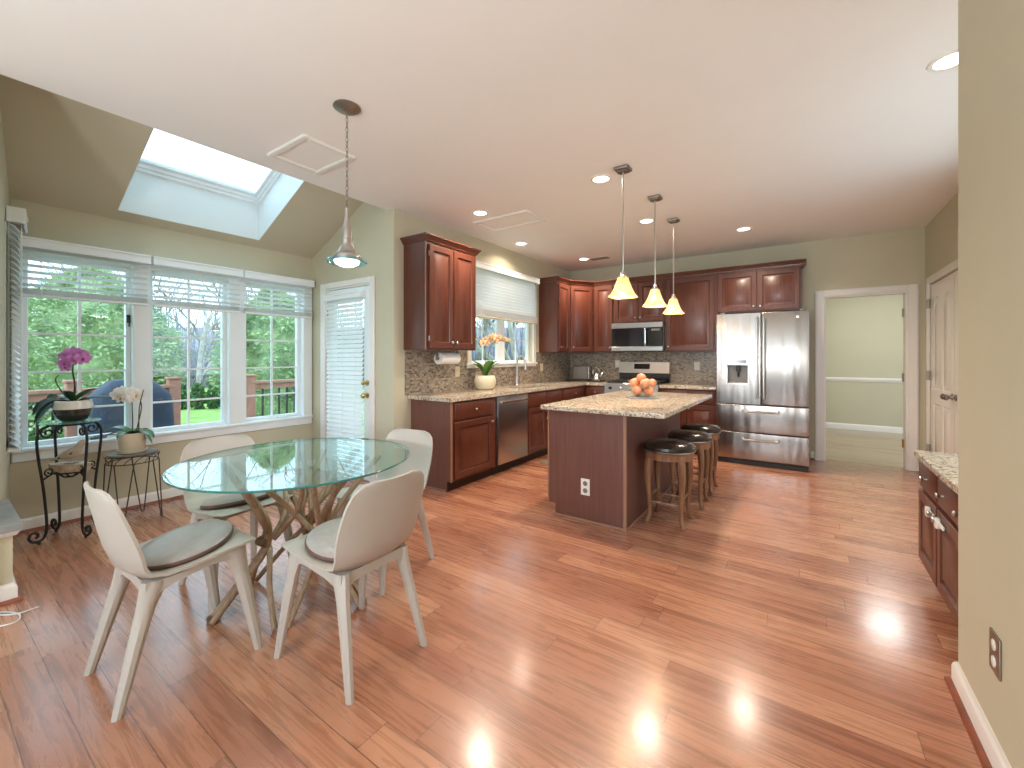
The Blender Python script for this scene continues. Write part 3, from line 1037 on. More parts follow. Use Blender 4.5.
def knob(x, z, parent, y=-0.02, mat='nickel'):
    bm = new()
    lathe(bm, [(0.007, 0), (0.006, -0.012), (0.013, -0.018), (0.0145, -0.024), (0.010, -0.03), (0.001, -0.031)], (x, y, z), 12, 'y')
    return obj('knob', bm, mat, parent)


def cabinet(name, label, loc, rz, w, z0, z1, d, doors=(), drawers=(), toe=0.0, hinges=False, mat='cherry', wood_front='cherry'):
    t = thing(name, label, 'cabinet', loc, rz)
    bm = new(); box(bm, 0, w, 0, d, z0 + toe, z1, 0.0015)
    obj('body', bm, mat, t)
    if toe:
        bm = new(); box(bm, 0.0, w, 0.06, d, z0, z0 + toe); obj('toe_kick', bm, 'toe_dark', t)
    for (x0, x1, a, b, k) in doors:
        bm = new(); panel_front(bm, x0, x1, a, b)
        dr = obj('door', bm, wood_front, t)
        if k:
            kx = x1 - 0.03 if 'r' in k else x0 + 0.03
            kz = a + 0.055 if 'b' in k else b - 0.05
            knob(kx, kz, dr)
        if hinges and k:
            for z in (a + 0.09, b - 0.09):
                hx = x0 if 'r' in k else x1
                bm = new(); tube(bm, [(hx, -0.012, z - 0.025), (hx, -0.012, z + 0.025)], 0.006, 8); obj('hinge', bm, 'pewter', dr)
    for (x0, x1, a, b, k) in drawers:
        bm = new(); flat_front(bm, x0, x1, a, b)
        dr = obj('drawer', bm, wood_front, t)
        if k: knob((x0 + x1) / 2, (a + b) / 2, dr)
    return t


CROWN = [(0, 0), (0.012, 0), (0.014, 0.012), (0.024, 0.022), (0.034, 0.038), (0.040, 0.046), (0.046, 0.05), (0.046, 0.062), (0, 0.062)]
ZU0, ZU1 = 1.372, 2.43
# upper cabinet by the corner
t = cabinet('wall_cabinet', 'cherry two door wall cabinet left of the sink window, above the paper towels', (-3.01, 2.905, 0), PI / 2, 0.755, ZU0, ZU1, 0.32 - 0.0,
            doors=[(0.03, 0.372, ZU0 + 0.02, ZU1 - 0.03, 'rb'), (0.383, 0.725, ZU0 + 0.02, ZU1 - 0.03, 'lb')], hinges=True)
bm = new(); sweep(bm, [(0, 0.32), (0, 0.0), (0.755, 0.0), (0.755, 0.32)], CROWN, ZU1); obj('crown', bm, 'cherry', t)
bm = new(); box(bm, -0.003, 0.0, -0.001, 0.012, ZU0, ZU1); obj('edge_strip', bm, 'cherry_light', t)
# right run
t = cabinet('wall_cabinet', 'narrow cherry wall cabinet right of the sink window, end panel towards camera', (-3.01, 5.56, 0), PI / 2, 0.36, ZU0, ZU1, 0.32, doors=[(0.02, 0.345, ZU0 + 0.02, ZU1 - 0.03, 'lb')])
t = thing('wall_cabinet', 'diagonal cherry wall cabinet in the kitchen corner', 'cabinet')
A, B = Vector((-3.01, 5.921)), Vector((-2.75, 6.28))
bm = new(); prism(bm, [(XK + 0.001, 5.921, ZU0), (A.x, A.y, ZU0), (B.x, B.y, ZU0), (B.x, YB, ZU0), (XK + 0.001, YB, ZU0)], (0, 0, ZU1 - ZU0)); obj('body', bm, 'cherry', t)
L = (B - A).length
bm = new(); panel_front(bm, 0.03, L - 0.03, ZU0 + 0.02, ZU1 - 0.03)
mdiag = Matrix.Translation((A.x, A.y, 0)) @ Matrix.Rotation(math.atan2(B.y - A.y, B.x - A.x), 4, 'Z')
dr = obj('door', bm, 'cherry', t); dr.matrix_local = mdiag
k_ = knob(0.065, ZU0 + 0.08, dr)
cabinet('wall_cabinet', 'narrow cherry wall cabinet left of the microwave', (-2.749, 6.28, 0), 0, 0.329, ZU0, ZU1, 0.319, doors=[(0.02, 0.315, ZU0 + 0.02, ZU1 - 0.03, 'rb')])
cabinet('wall_cabinet', 'short cherry two door cabinet above the microwave', (-2.419, 6.28, 0), 0, 0.773, 1.809, ZU1, 0.319, doors=[(0.02, 0.38, 1.83, ZU1 - 0.03, 'rb'), (0.393, 0.753, 1.83, ZU1 - 0.03, 'lb')])
cabinet('wall_cabinet', 'wide single door cherry wall cabinet between microwave and refrigerator', (-1.645, 6.28, 0), 0, 0.672, ZU0, ZU1, 0.319, doors=[(0.02, 0.645, ZU0 + 0.02, ZU1 - 0.03, 'lb')])
t = cabinet('wall_cabinet', 'cherry two door cabinet above the steel refrigerator', (-0.972, 6.28, 0), 0, 0.952, 1.88, ZU1, 0.319, doors=[(0.02, 0.468, 1.90, ZU1 - 0.03, 'rb'), (0.482, 0.93, 1.90, ZU1 - 0.03, 'lb')])
bm = new(); box(bm, 0.045, 0.062, -0.32, 0.318, 0.0, 1.879, 0.002); obj('side_panel', bm, 'cherry', t)
bm = new(); sweep(bm, [(XK + 0.002, 5.56), (-3.01, 5.56), (-3.01, 5.921), (-2.75, 6.28), (-0.02, 6.28), (-0.02, YB)], CROWN, ZU1)
tag(obj('crown_molding', bm, 'cherry'), 'long cherry crown molding over the cabinets along the back wall', 'crown molding')

# base cabinets on the kitchen wall
ZB1 = 0.872
FX = -2.775
DP = abs(XK - FX) - 0.001
t = cabinet('base_cabinet', 'cherry base cabinet with one drawer left of the dishwasher', (FX, 3.015, 0), PI / 2, 0.70, 0, ZB1, DP, toe=0.1,
            doors=[(0.025, 0.63, 0.125, 0.665, 'rt')], drawers=[(0.025, 0.63, 0.69, 0.85, 'k')])
bm = new(); box(bm, -0.012, 0.0, 0.055, DP, 0, 0.1); box(bm, -0.012, 0.0, 0.0, DP, 0.1, ZB1); obj('end_panel', bm, 'island_panel', t)
bm = new(); box(bm, -0.016, 0.006, -0.006, 0.008, 0.1, ZB1); obj('edge_strip', bm, 'cherry_light', t)
bm = new(); box(bm, -0.024, -0.012, 0.055, DP, 0, 0.018); obj('shoe_molding', bm, 'cherry_light', t)
t = cabinet('base_cabinet', 'cherry sink base cabinet with two false drawer fronts', (FX, 4.335, 0), PI / 2, 0.915, 0, 0.685, DP, toe=0.1,
        doors=[(0.02, 0.452, 0.125, 0.665, 'rt'), (0.463, 0.895, 0.125, 0.665, 'lt')], drawers=[(0.02, 0.452, 0.69, 0.85, ''), (0.463, 0.895, 0.69, 0.85, '')])
bm = new(); box(bm, 0, 0.915, 0, 0.035, 0.685, ZB1); obj('top_rail', bm, 'cherry', t)
cabinet('base_cabinet', 'cherry base cabinet between the sink and the kitchen corner', (FX, 5.252, 0), PI / 2, 0.735, 0, ZB1, DP, toe=0.1,
        doors=[(0.02, 0.70, 0.125, 0.665, 'lt')], drawers=[(0.02, 0.70, 0.69, 0.85, 'k')])
cabinet('base_cabinet', 'narrow cherry base cabinet immediately left of the range', (FX + 0.001, 5.99, 0), 0, 0.372, 0, ZB1, YB - 5.99 - 0.001, toe=0.1,
        doors=[(0.02, 0.352, 0.125, 0.665, 'rt')], drawers=[(0.02, 0.352, 0.69, 0.85, 'k')])
cabinet('base_cabinet', 'cherry base cabinet between the range and refrigerator, behind the island', (-1.640, 5.99, 0), 0, 0.708, 0, ZB1, YB - 5.99 - 0.001, toe=0.1,
        doors=[(0.02, 0.35, 0.125, 0.665, 'rt'), (0.36, 0.69, 0.125, 0.665, 'lt')], drawers=[(0.02, 0.35, 0.69, 0.85, 'k'), (0.36, 0.69, 0.69, 0.85, 'k')])

# worktops
ZC0, ZC1 = 0.873, 0.91
SX0, SX1, SY0, SY1 = -3.18, -2.86, 4.42, 5.12
bm = new()
CF = -2.737
holed(bm, XK + 0.010, CF, 2.957, YB - 0.010, [(SX0, SX1, SY0, SY1)], lambda b, a, c, y0, y1: box(b, a, c, y0, y1, ZC0, ZC1))
box(bm, CF, -2.419, 5.955, YB - 0.010, ZC0, ZC1)
bmesh.ops.remove_doubles(bm, verts=bm.verts, dist=1e-5)
tag(obj('worktop', bm, 'granite'), 'speckled granite worktop running under the sink window into the corner', 'worktop')
bm = new(); box(bm, -1.641, -0.932, 5.955, YB - 0.010, ZC0, ZC1, 0.004, 2)
tag(obj('worktop', bm, 'granite'), 'short granite worktop between the range and refrigerator', 'worktop')
# sink
t = thing('kitchen_sink', 'steel undermount sink in the worktop below the window', 'sink')
bm = new()
for a, b, c, d in ((SX0 - 0.012, SX0, SY0 - 0.012, SY1 + 0.012), (SX1, SX1 + 0.012, SY0 - 0.012, SY1 + 0.012), (SX0, SX1, SY0 - 0.012, SY0), (SX0, SX1, SY1, SY1 + 0.012)):
    box(bm, a, b, c, d, 0.70, ZC0 - 0.0005)
box(bm, SX0 - 0.012, SX1 + 0.012, SY0 - 0.012, SY1 + 0.012, 0.69, 0.70)
obj('basin', bm, 'steel_plain', t)
bm = new(); lathe(bm, [(0.045, 0.0), (0.045, 0.004), (0.03, 0.006), (0.001, 0.003)], ((SX0 + SX1) / 2, (SY0 + SY1) / 2, 0.70), 18); obj('drain', bm, 'chrome', t)
# faucet
t = thing('faucet', 'tall brushed gooseneck faucet behind the kitchen sink', 'faucet', (-3.25, 4.84, ZC1))
bm = new(); lathe(bm, [(0.030, 0), (0.030, 0.012), (0.022, 0.02), (0.019, 0.10), (0.017, 0.12)], (0, 0, 0), 18); obj('base', bm, 'nickel', t)
bm = new(); tube(bm, [(0, 0, 0.11), (0, 0, 0.28), (0.010, 0, 0.35), (0.05, 0.0, 0.40), (0.105, 0.0, 0.385), (0.13, 0, 0.33), (0.135, 0, 0.30)], 0.012, 10, 6); obj('spout', bm, 'nickel', t)
bm = new(); tube(bm, [(0.135, 0, 0.305), (0.137, 0, 0.28), (0.14, 0, 0.22)], [0.014, 0.017, 0.018], 12, 3); obj('spray_head', bm, 'nickel', t)
bm = new(); tube(bm, [(0, 0.015, 0.07), (0, 0.045, 0.08), (0.01, 0.09, 0.115)], [0.009, 0.007, 0.005], 8, 4); obj('lever', bm, 'nickel', t)

# floor mat at the sink
bm = new(); box(bm, -2.66, -2.20, 4.45, 5.30, 0.0003, 0.012, 0.004)
tag(obj('floor_mat', bm, 'mat_grey'), 'grey mat on the floor in front of the sink cabinet', 'mat')

# dishwasher
t = thing('dishwasher', 'stainless dishwasher under the worktop', 'dishwasher', (FX, 3.718, 0), PI / 2)
bm = new(); box(bm, 0.002, 0.612, 0.0, 0.52, 0.1, ZB1 - 0.002); obj('body', bm, 'black_matte', t)
bm = new(); box(bm, 0.008, 0.606, -0.03, 0.0, 0.115, 0.862, 0.006, 2); dd = obj('door', bm, 'steel_plain', t)
bm = new()
tube(bm, [(0.06, -0.031, 0.795), (0.06, -0.062, 0.797), (0.09, -0.07, 0.80), (0.525, -0.07, 0.80), (0.555, -0.062, 0.797), (0.555, -0.031, 0.795)], 0.013, 10, 3); obj('handle', bm, 'chrome', dd)
bm = new(); box(bm, 0.004, 0.61, 0.06, 0.5, 0, 0.1); obj('toe_kick', bm, 'black_matte', t)

# range
RX0, RX1 = -2.416, -1.646
RW = RX1 - RX0
t = thing('kitchen_range', 'stainless range with black cooktop and raised backguard', 'range', (RX0, 5.94, 0))
bm = new(); box(bm, 0, RW, 0.0, 0.64, 0.02, 0.905, 0.003); obj('body', bm, 'steel_plain', t)
bm = new(); box(bm, 0.004, RW - 0.004, -0.03, -0.001, 0.19, 0.76, 0.006); od = obj('oven_door', bm, 'steel_plain', t)
bm = new(); box(bm, 0.12, RW - 0.12, -0.032, -0.0295, 0.33, 0.62); obj('oven_window', bm, 'black_gloss', od)
bm = new(); tube(bm, [(0.06, -0.03, 0.715), (0.06, -0.07, 0.718), (0.09, -0.075, 0.72), (RW - 0.09, -0.075, 0.72), (RW - 0.06, -0.07, 0.718), (RW - 0.06, -0.03, 0.715)], 0.012, 10, 3); obj('handle', bm, 'chrome', od)
bm = new(); box(bm, 0.004, RW - 0.004, -0.028, -0.001, 0.03, 0.18, 0.006); obj('drawer', bm, 'steel_plain', t)
bm = new(); prism(bm, [(0.002, -0.045, 0.775), (0.002, 0.0, 0.775), (0.002, 0.0, 0.915), (0.002, -0.02, 0.915)], (RW - 0.004, 0, 0)); obj('control_panel', bm, 'steel_plain', t)
for i in range(5):
    bm = new(); lathe(bm, [(0.024, 0), (0.024, -0.006), (0.019, -0.01), (0.018, -0.032), (0.001, -0.034)], (0.09 + i * 0.1475, -0.03, 0.85), 16, 'y'); obj('burner_knob', bm, 'black_matte' if i in (0, 4) else 'steel_plain', t)
bm = new(); box(bm, 0.0, RW, 0.0, 0.565, 0.906, 0.922, 0.004); obj('cooktop', bm, 'black_gloss', t)
for i in range(2):
    bm = new()
    x0 = 0.03 + i * 0.36; x1 = x0 + 0.345
    for yy in (0.04, 0.52): box(bm, x0, x1, yy, yy + 0.014, 0.935, 0.952)
    for xx in (x0, x1 - 0.014, (x0 + x1) / 2 - 0.007): box(bm, xx, xx + 0.014, 0.04, 0.534, 0.935, 0.952)
    for yy in (0.16, 0.28, 0.40): box(bm, x0, x1, yy, yy + 0.012, 0.938, 0.955)
    for xx in (x0, x1 - 0.014):
        for yy in (0.04, 0.52): box(bm, xx, xx + 0.014, yy, yy + 0.014, 0.9225, 0.936)
    obj('grate', bm, 'black_matte', t)
    for yy in (0.16, 0.41):
        bm = new(); lathe(bm, [(0.05, 0), (0.05, 0.006), (0.035, 0.012), (0.001, 0.013)], ((x0 + x1) / 2, yy, 0.9225), 18); obj('burner', bm, 'black_matte', t)
bm = new(); box(bm, 0.0, RW, 0.57, 0.64, 0.906, 1.06, 0.003); obj('backguard_riser', bm, 'black_gloss', t)
bm = new(); prism(bm, [(0, 0.555, 1.055), (0, 0.645, 1.055), (0, 0.645, 1.225), (0, 0.59, 1.225)], (RW, 0, 0)); bk = obj('backguard', bm, 'steel_plain', t)
bm = new(); prism(bm, [(0.24, 0.5615, 1.085), (0.24, 0.5830, 1.195), (0.24, 0.60, 1.195), (0.24, 0.60, 1.085)], (0.24, 0, 0)); obj('display', bm, 'black_gloss', bk)

# microwave
t = thing('microwave', 'stainless over-the-range microwave with black glass door', 'microwave', (-2.414, 6.20, 0))
MW = 0.764
bm = new(); box(bm, 0, MW, 0.0, 0.395, 1.3890, 1.8060, 0.003); obj('body', bm, 'steel_plain', t)
bm = new(); box(bm, 0, MW, -0.03, -0.0005, 1.7290, 1.8060, 0.005); obj('vent_band', bm, 'steel_plain', t)
bm = new(); box(bm, 0, MW, -0.03, -0.0005, 1.3890, 1.4540, 0.005); obj('lower_band', bm, 'steel_plain', t)
bm = new(); box(bm, 0.004, 0.545, -0.028, -0.0005, 1.4560, 1.7270, 0.004); md = obj('door', bm, 'black_gloss', t)
bm = new(); box(bm, 0.05, 0.47, -0.0295, -0.0278, 1.4890, 1.6990); w_ = obj('door_window', bm, 'black_gloss', md)
bm = new(); tube(bm, [(0.52, -0.028, 1.4640), (0.52, -0.06, 1.4790), (0.52, -0.066, 1.5040), (0.52, -0.066, 1.6840), (0.52, -0.06, 1.7090), (0.52, -0.028, 1.7190)], 0.014, 10, 3); obj('handle', bm, 'chrome', md)
bm = new(); box(bm, 0.548, 0.76, -0.028, -0.0005, 1.4560, 1.7270, 0.004); cp = obj('control_panel', bm, 'black_gloss', t)
bm = new(); box(bm, 0.60, 0.72, -0.0295, -0.0278, 1.6790, 1.7090); obj('display', bm, 'grey_plastic', cp)
bm = new(); box(bm, 0.05, MW - 0.05, 0.05, 0.30, 1.3820, 1.3885); obj('underside_grille', bm, 'black_matte', t)

# refrigerator
FW = 0.945
FRX = -0.893
t = thing('refrigerator', 'stainless french door refrigerator with two bottom drawers and ice dispenser', 'refrigerator', (FRX, 5.79, 0))
bm = new(); box(bm, 0.004, FW - 0.004, 0.075, 0.785, 0.04, 1.80, 0.004); obj('body', bm, 'grey_plastic', t)
zsplit = 0.735
hw = FW / 2
for q, (x0, x1) in enumerate(((0.0, hw - 0.004), (hw + 0.004, FW))):
    bm = new()
    if q == 0:
        dx0, dx1, dz0, dz1 = 0.105, 0.355, 0.965, 1.285
        holed(bm, x0, x1, zsplit, 1.825, [(dx0, dx1, dz0, dz1)], lambda b, a, c, z, w: box(b, a, c, 0, 0.07, z, w))
        box(bm, dx0, dx1, 0.06, 0.07, dz0, dz1)
        bmesh.ops.remove_doubles(bm, verts=bm.verts, dist=1e-5)
    else:
        box(bm, x0, x1, 0, 0.07, zsplit, 1.825, 0.008, 3)
    dd = obj('door', bm, 'steel', t)
    bm = new()
    hx = hw - 0.035 if q == 0 else hw + 0.035
    tube(bm, [(hx, 0, 0.84), (hx, -0.045, 0.845), (hx, -0.058, 0.88), (hx, -0.058, 1.70), (hx, -0.045, 1.735), (hx, 0, 1.74)], 0.012, 10, 3)
    obj('handle', bm, 'steel_plain', dd)
    if q == 0:
        bm = new()
        f = 0.018
        for a, b, c, d in ((dx0, dx0 + f, dz0, dz1), (dx1 - f, dx1, dz0, dz1), (dx0 + f, dx1 - f, dz0, dz0 + f), (dx0 + f, dx1 - f, 1.20, dz1)):
            box(bm, a, b, -0.006, 0.058, c, d, 0.003)
        dp = obj('dispenser_frame', bm, 'nickel', dd)
        bm = new(); box(bm, dx0 + f, dx1 - f, 0.05, 0.0595, dz0 + f, 1.20); box(bm, dx0 + f, dx1 - f, 0.0, 0.05, dz0 + f, dz0 + f + 0.012); obj('dispenser_recess', bm, 'grey_plastic', dp)
        bm = new(); box(bm, dx0 + 0.03, dx1 - 0.03, -0.0085, -0.0055, 1.225, 1.265); obj('dispenser_display', bm, 'black_gloss', dp)
        bm = new(); box(bm, 0.21, 0.26, 0.01, 0.05, 1.13, 1.198, 0.004); tube(bm, [(0.235, 0.02, 1.13), (0.235, 0.03, 1.06)], 0.012, 8); obj('dispenser_paddle', bm, 'black_matte', dp)
    else:
        bm = new(); lathe(bm, [(0.016, 0), (0.015, -0.003), (0.001, -0.0035)], (FW - 0.11, 0.0, 1.76), 16, 'y'); obj('badge', bm, 'chrome', dd)
for z0, z1 in ((0.40, 0.725), (0.07, 0.39)):
    bm = new(); box(bm, 0.0, FW, 0, 0.07, z0, z1, 0.008, 3); dd = obj('drawer', bm, 'steel', t)
    bm = new(); zh = z1 - 0.075
    tube(bm, [(0.29, 0, zh + 0.015), (0.29, -0.045, zh + 0.008), (0.32, -0.056, zh), (0.62, -0.056, zh), (0.65, -0.045, zh + 0.008), (0.65, 0, zh + 0.015)], 0.012, 10, 3)
    obj('handle', bm, 'steel_plain', dd)
bm = new(); box(bm, 0.01, FW - 0.01, 0.03, 0.10, 0.0, 0.062, 0.004); obj('toe_grille', bm, 'black_matte', t)
for x in (0.03, FW - 0.09):
    bm = new(); box(bm, x, x + 0.06, 0.02, 0.13, 1.826, 1.845, 0.004); obj('hinge_cap', bm, 'grey_plastic', t)

# ------------------------------------------------------------------ island
IX0, IX1, IY0, IY1 = -1.755, -1.095, 3.085, 4.76
t = thing('kitchen_island', 'cherry island base with an electrical outlet in its near panel', 'kitchen island')
bm = new(); box(bm, IX0, IX1, IY0, IY1, 0.1, 0.872); box(bm, IX0 + 0.065, IX1, IY0, IY1, 0.0, 0.1); obj('body', bm, 'island_panel', t)
bm = new(); box(bm, IX1 - 0.018, IX1 + 0.006, IY0 - 0.006, IY0 + 0.018, 0.0, 0.872, 0.002); obj('corner_strip', bm, 'cherry_light', t)
bm = new(); box(bm, IX0 - 0.005, IX0 + 0.010, IY0 - 0.006, IY0 + 0.012, 0.1, 0.872, 0.002); obj('corner_strip', bm, 'cherry_light', t)
bm = new(); box(bm, IX0 + 0.06, IX1 + 0.014, IY0 - 0.014, IY0 - 0.0, 0, 0.02, 0.003); box(bm, IX1, IX1 + 0.014, IY0, IY1, 0, 0.02, 0.003); obj('shoe_molding', bm, 'cherry_light', t)
for q in range(3):
    bm = new(); y0 = IY0 + 0.03 + q * 0.55; 
    panel_front(bm, 0.0, 0.52, 0.13, 0.85); 
    dr = obj('door', bm, 'cherry', t); dr.matrix_local = Matrix.Translation((IX0, y0 + 0.52, 0)) @ Matrix.Rotation(-PI / 2, 4, 'Z'); knob(0.48, 0.78, dr)


def outlet(name, label, loc, rz, w=0.072, h=0.116, plate='white_plastic', recept='white_plastic', parent=None, switch=False):
    """faces local -y"""
    if parent is None: t = thing(name, label, 'outlet', loc, rz, 'electrical outlets around the kitchen')
    else:
        t = bpy.data.objects.new(name, None); COL.objects.link(t); t.parent = parent; t.location = loc; t.rotation_euler = (0, 0, rz)
    bm = new(); box(bm, -w / 2, w / 2, -0.006, 0, -h / 2, h / 2, 0.0025, 2)
    p = obj('plate', bm, plate, t)
    if switch:
        bm = new(); box(bm, -0.016, 0.016, -0.009, -0.006, -0.033, 0.033, 0.002); obj('rocker', bm, recept, t)
    else:
        for z in (-0.026, 0.026):
            bm = new(); lathe(bm, [(0.017, 0), (0.017, -0.002), (0.0155, -0.003)], (0, -0.006, z), 18, 'y', sy=1.0)
            for xx in (-0.006, 0.006): box(bm, xx - 0.0012, xx + 0.0012, -0.0095, -0.0088, z - 0.002, z + 0.007)
            obj('receptacle', bm, recept, t)
    return t


bm = new(); box(bm, -1.4575, -1.3825, IY0 - 0.006, IY0, 0.21, 0.34, 0.0025, 2)
pl = obj('outlet_plate', bm, 'white_plastic', t); pl['label'] = 'white outlet plate'
for z in (0.247, 0.303):
    bm = new(); lathe(bm, [(0.019, 0), (0.019, -0.002), (0.016, -0.003)], (-1.42, IY0 - 0.006, z), 18, 'y'); obj('receptacle', bm, 'grey_plastic', pl)

bm = new(); box(bm, -1.775, -0.787, 2.985, 4.815, ZC0, ZC1, 0.007, 3)
tag(obj('island_worktop', bm, 'granite'), 'speckled granite slab on the kitchen island with a seating overhang', 'worktop')

# stools


def make_stool(label):
    t = thing('bar_stool', label, 'stool', (0, 0, 0), 0, 'backless stools along the island')
    bm = new(); lathe(bm, [(0.16, 0.545), (0.185, 0.55), (0.195, 0.565), (0.193, 0.585), (0.17, 0.605), (0.10, 0.615), (0.001, 0.618)], (0, 0, 0), 28)
    obj('seat', bm, 'leather_dark', t)
    bm = new(); lathe(bm, [(0.172, 0.485), (0.182, 0.49), (0.184, 0.53), (0.19, 0.545), (0.16, 0.545)], (0, 0, 0), 28); obj('apron', bm, 'stool_wood', t)
    bm = new()
    tube(bm, [((0.193 + 0.0015 * (i % 2)) * math.cos(2 * PI * i / 56), (0.193 + 0.0015 * (i % 2)) * math.sin(2 * PI * i / 56), 0.553) for i in range(56)], 0.005, 6, closed=True)
    obj('nail_trim', bm, 'pewter', t)
    for sx in (-1, 1):
        for sy in (-1, 1):
            bm = new()
            k = 0.7071
            prof = [(0.160, 0.53, 0.026), (0.174, 0.45, 0.030), (0.182, 0.36, 0.026), (0.176, 0.25, 0.021), (0.166, 0.14, 0.018), (0.170, 0.06, 0.017), (0.190, 0.015, 0.020), (0.196, 0.0, 0.021)]
            tube(bm, [(sx * q * k, sy * q * k, z) for q, z, w in prof], [w for _, _, w in prof], 8, 4)
            obj('leg', bm, 'stool_wood', t)
    c = 0.166 * 0.7071
    for (a, b, z) in (((-c, -c), (c, -c), 0.16), ((-c, c), (c, c), 0.16), ((-c, -c), (-c, c), 0.20), ((c, -c), (c, c), 0.20)):
        bm = new()
        P = [Vector((a[0] + (b[0] - a[0]) * q, a[1] + (b[1] - a[1]) * q, z)) for q in (0, 0.15, 0.3, 0.42, 0.5, 0.58, 0.7, 0.85, 1)]
        tube(bm, P, [0.009, 0.008, 0.011, 0.009, 0.015, 0.009, 0.011, 0.008, 0.009], 8, 2); obj('stretcher', bm, 'stool_wood', t)
    return t


st = make_stool('dark leather wooden bar stool nearest the camera, at the island corner')
st.location = (-0.885, 3.49, 0)
st.scale = (1, 1, 1.03)
dup(st, (-0.845, 4.03, 0), 0.0, 'dark leather wooden bar stool in the middle of the island row').scale = (0.94, 0.94, 1.03)
dup(st, (-0.85, 4.53, 0), 0.0, 'dark leather wooden bar stool farthest along the island, nearest the refrigerator').scale = (0.94, 0.94, 1.03)

# fruit bowl and peaches
BX, BY = -1.262, 4.02
t = thing('fruit_bowl', 'clear glass bowl of oranges on the island worktop', 'bowl', (BX, BY, ZC1 + 0.0145))
bm = new()
prof_o = [(0.001, 0.0), (0.055, 0.0), (0.07, 0.006), (0.105, 0.05), (0.128, 0.105), (0.140, 0.150)]
prof_i = [(0.136, 0.150), (0.123, 0.105), (0.100, 0.054), (0.066, 0.012), (0.001, 0.008)]
lathe(bm, prof_o + prof_i, (0, 0, 0), 32, cap=False)
obj('bowl_wall', bm, 'bowl_glass', t)
bm = new(); tube(bm, [(0.138 * math.cos(2 * PI * i / 32), 0.138 * math.sin(2 * PI * i / 32), 0.150) for i in range(32)], 0.003, 6, closed=True); obj('rim', bm, 'bowl_glass', t)
bm = new(); box(bm, -0.135, 0.135, -0.10, 0.10, 0, 0.014, 0.004)
tr = obj('trivet', bm, 'ledge_stone'); tr.location = (BX, BY, ZC1 + 0.0001); tr.rotation_euler = (0, 0, math.radians(34)); tag(tr, 'flat grey tray under the glass fruit bowl', 'tray')
fr = [(-0.058, -0.026, 0.060), (0.040, -0.052, 0.060), (0.055, 0.043, 0.060), (-0.03, 0.06, 0.060), (-0.078, 0.015, 0.128), (0.0, -0.070, 0.128), (0.078, -0.022, 0.128), (0.05, 0.066, 0.128), (-0.042, 0.085, 0.130), (-0.012, 0.0, 0.178)]
fl = ['orange low in the glass bowl, left side', 'orange low in the glass bowl, front', 'orange low in the glass bowl, right side', 'orange low in the glass bowl, rear',
      'orange at the left rim of the glass bowl', 'orange at the front rim of the glass bowl', 'orange at the right rim of the glass bowl', 'orange at the right rear of the glass bowl', 'orange at the left rear of the glass bowl', 'topmost orange crowning the heap in the glass bowl']
ra = math.radians(34.5)
o0 = None
for i, (x, y, z) in enumerate(fr):
    px, py = BX + x * math.cos(ra) - y * math.sin(ra), BY + x * math.sin(ra) + y * math.cos(ra)
    if o0 is None:
        bm = new()
        prof = []
        for q in range(11):
            a = PI * q / 10
            rr_ = 0.0445 * math.sin(a); zz = -0.042 * math.cos(a)
            if q == 10: rr_, zz = 0.0008, 0.036
            if q == 9: zz = 0.0405
            prof.append((max(rr_, 0.0008), zz))
        lathe(bm, prof, (0, 0, 0), 18)
        o = obj('orange', bm, 'orange_skin', angle=80)
        bm = new(); lathe(bm, [(0.004, 0.034), (0.0045, 0.038), (0.001, 0.039)], (0, 0, 0), 8); obj('stem_end', bm, 'stem_dark', o)
        o0 = o
        tag(o, fl[0], 'orange', 'oranges in the glass bowl')
        o.location = (px, py, ZC1 + 0.0145 + z)
    else:
        o = dup(o0, (px, py, ZC1 + 0.0145 + z), None, fl[i])
    o.rotation_euler = (random.uniform(-0.7, 0.7), random.uniform(-0.7, 0.7), random.uniform(0, 6))

# paper towels under the first wall cabinet
t = thing('paper_towel_holder', 'roll of paper towels under the left wall cabinet', 'paper towels', (-3.17, 3.235, 1.285))
bm = new(); lathe(bm, [(0.018, 0.0), (0.062, 0.0), (0.062, 0.285), (0.018, 0.285)], (0, 0, 0), 28, 'y', cap=False); lathe(bm, [(0.018, 0.0), (0.018, 0.285)], (0, 0, 0), 28, 'y', cap=False)
obj('paper_roll', bm, 'paper_white', t)
bm = new(); tube(bm, [(0, -0.018, 0.0), (0, 0.305, 0)], 0.008, 10)
for y in (-0.02, 0.30): box(bm, -0.02, 0.02, y - 0.003, y + 0.005, -0.02, 0.0925, 0.002)
obj('bracket', bm, 'pewter', t)

# ------------------------------------------------------------------ plants


def leaf(bm, base, direction, length, width, lift=0.6, droop=1.0, thick=0.003, segs=9, fold=0.25):
    """curved strap leaf"""
    d = Vector((math.cos(direction), math.sin(direction), 0))
    s = Vector((-d.y, d.x, 0))
    rings = []
    for i in range(segs + 1):
        t = i / segs
        out = length * (t - 0.12 * t * t * droop)
        z = length * (lift * t - droop * 0.75 * t * t)
        w = width * (math.sin(PI * min(1, (t * 0.93 + 0.06))) ** 0.6) * (1 if t < 0.97 else 0.4) * 0.5
        c = Vector(base) + d * out + Vector((0, 0, z))
        rings.append([c - s * w + Vector((0, 0, w * fold)), c - s * w * 0.45 + Vector((0, 0, w * fold * 0.2)), c + Vector((0, 0, -0.0)), c + s * w * 0.45 + Vector((0, 0, w * fold * 0.2)), c + s * w + Vector((0, 0, w * fold)),
                      c + s * w * 0.45 + Vector((0, 0, w * fold * 0.2 - thick)), c + Vector((0, 0, -thick)), c - s * w * 0.45 + Vector((0, 0, w * fold * 0.2 - thick))])
    loft(bm, rings)


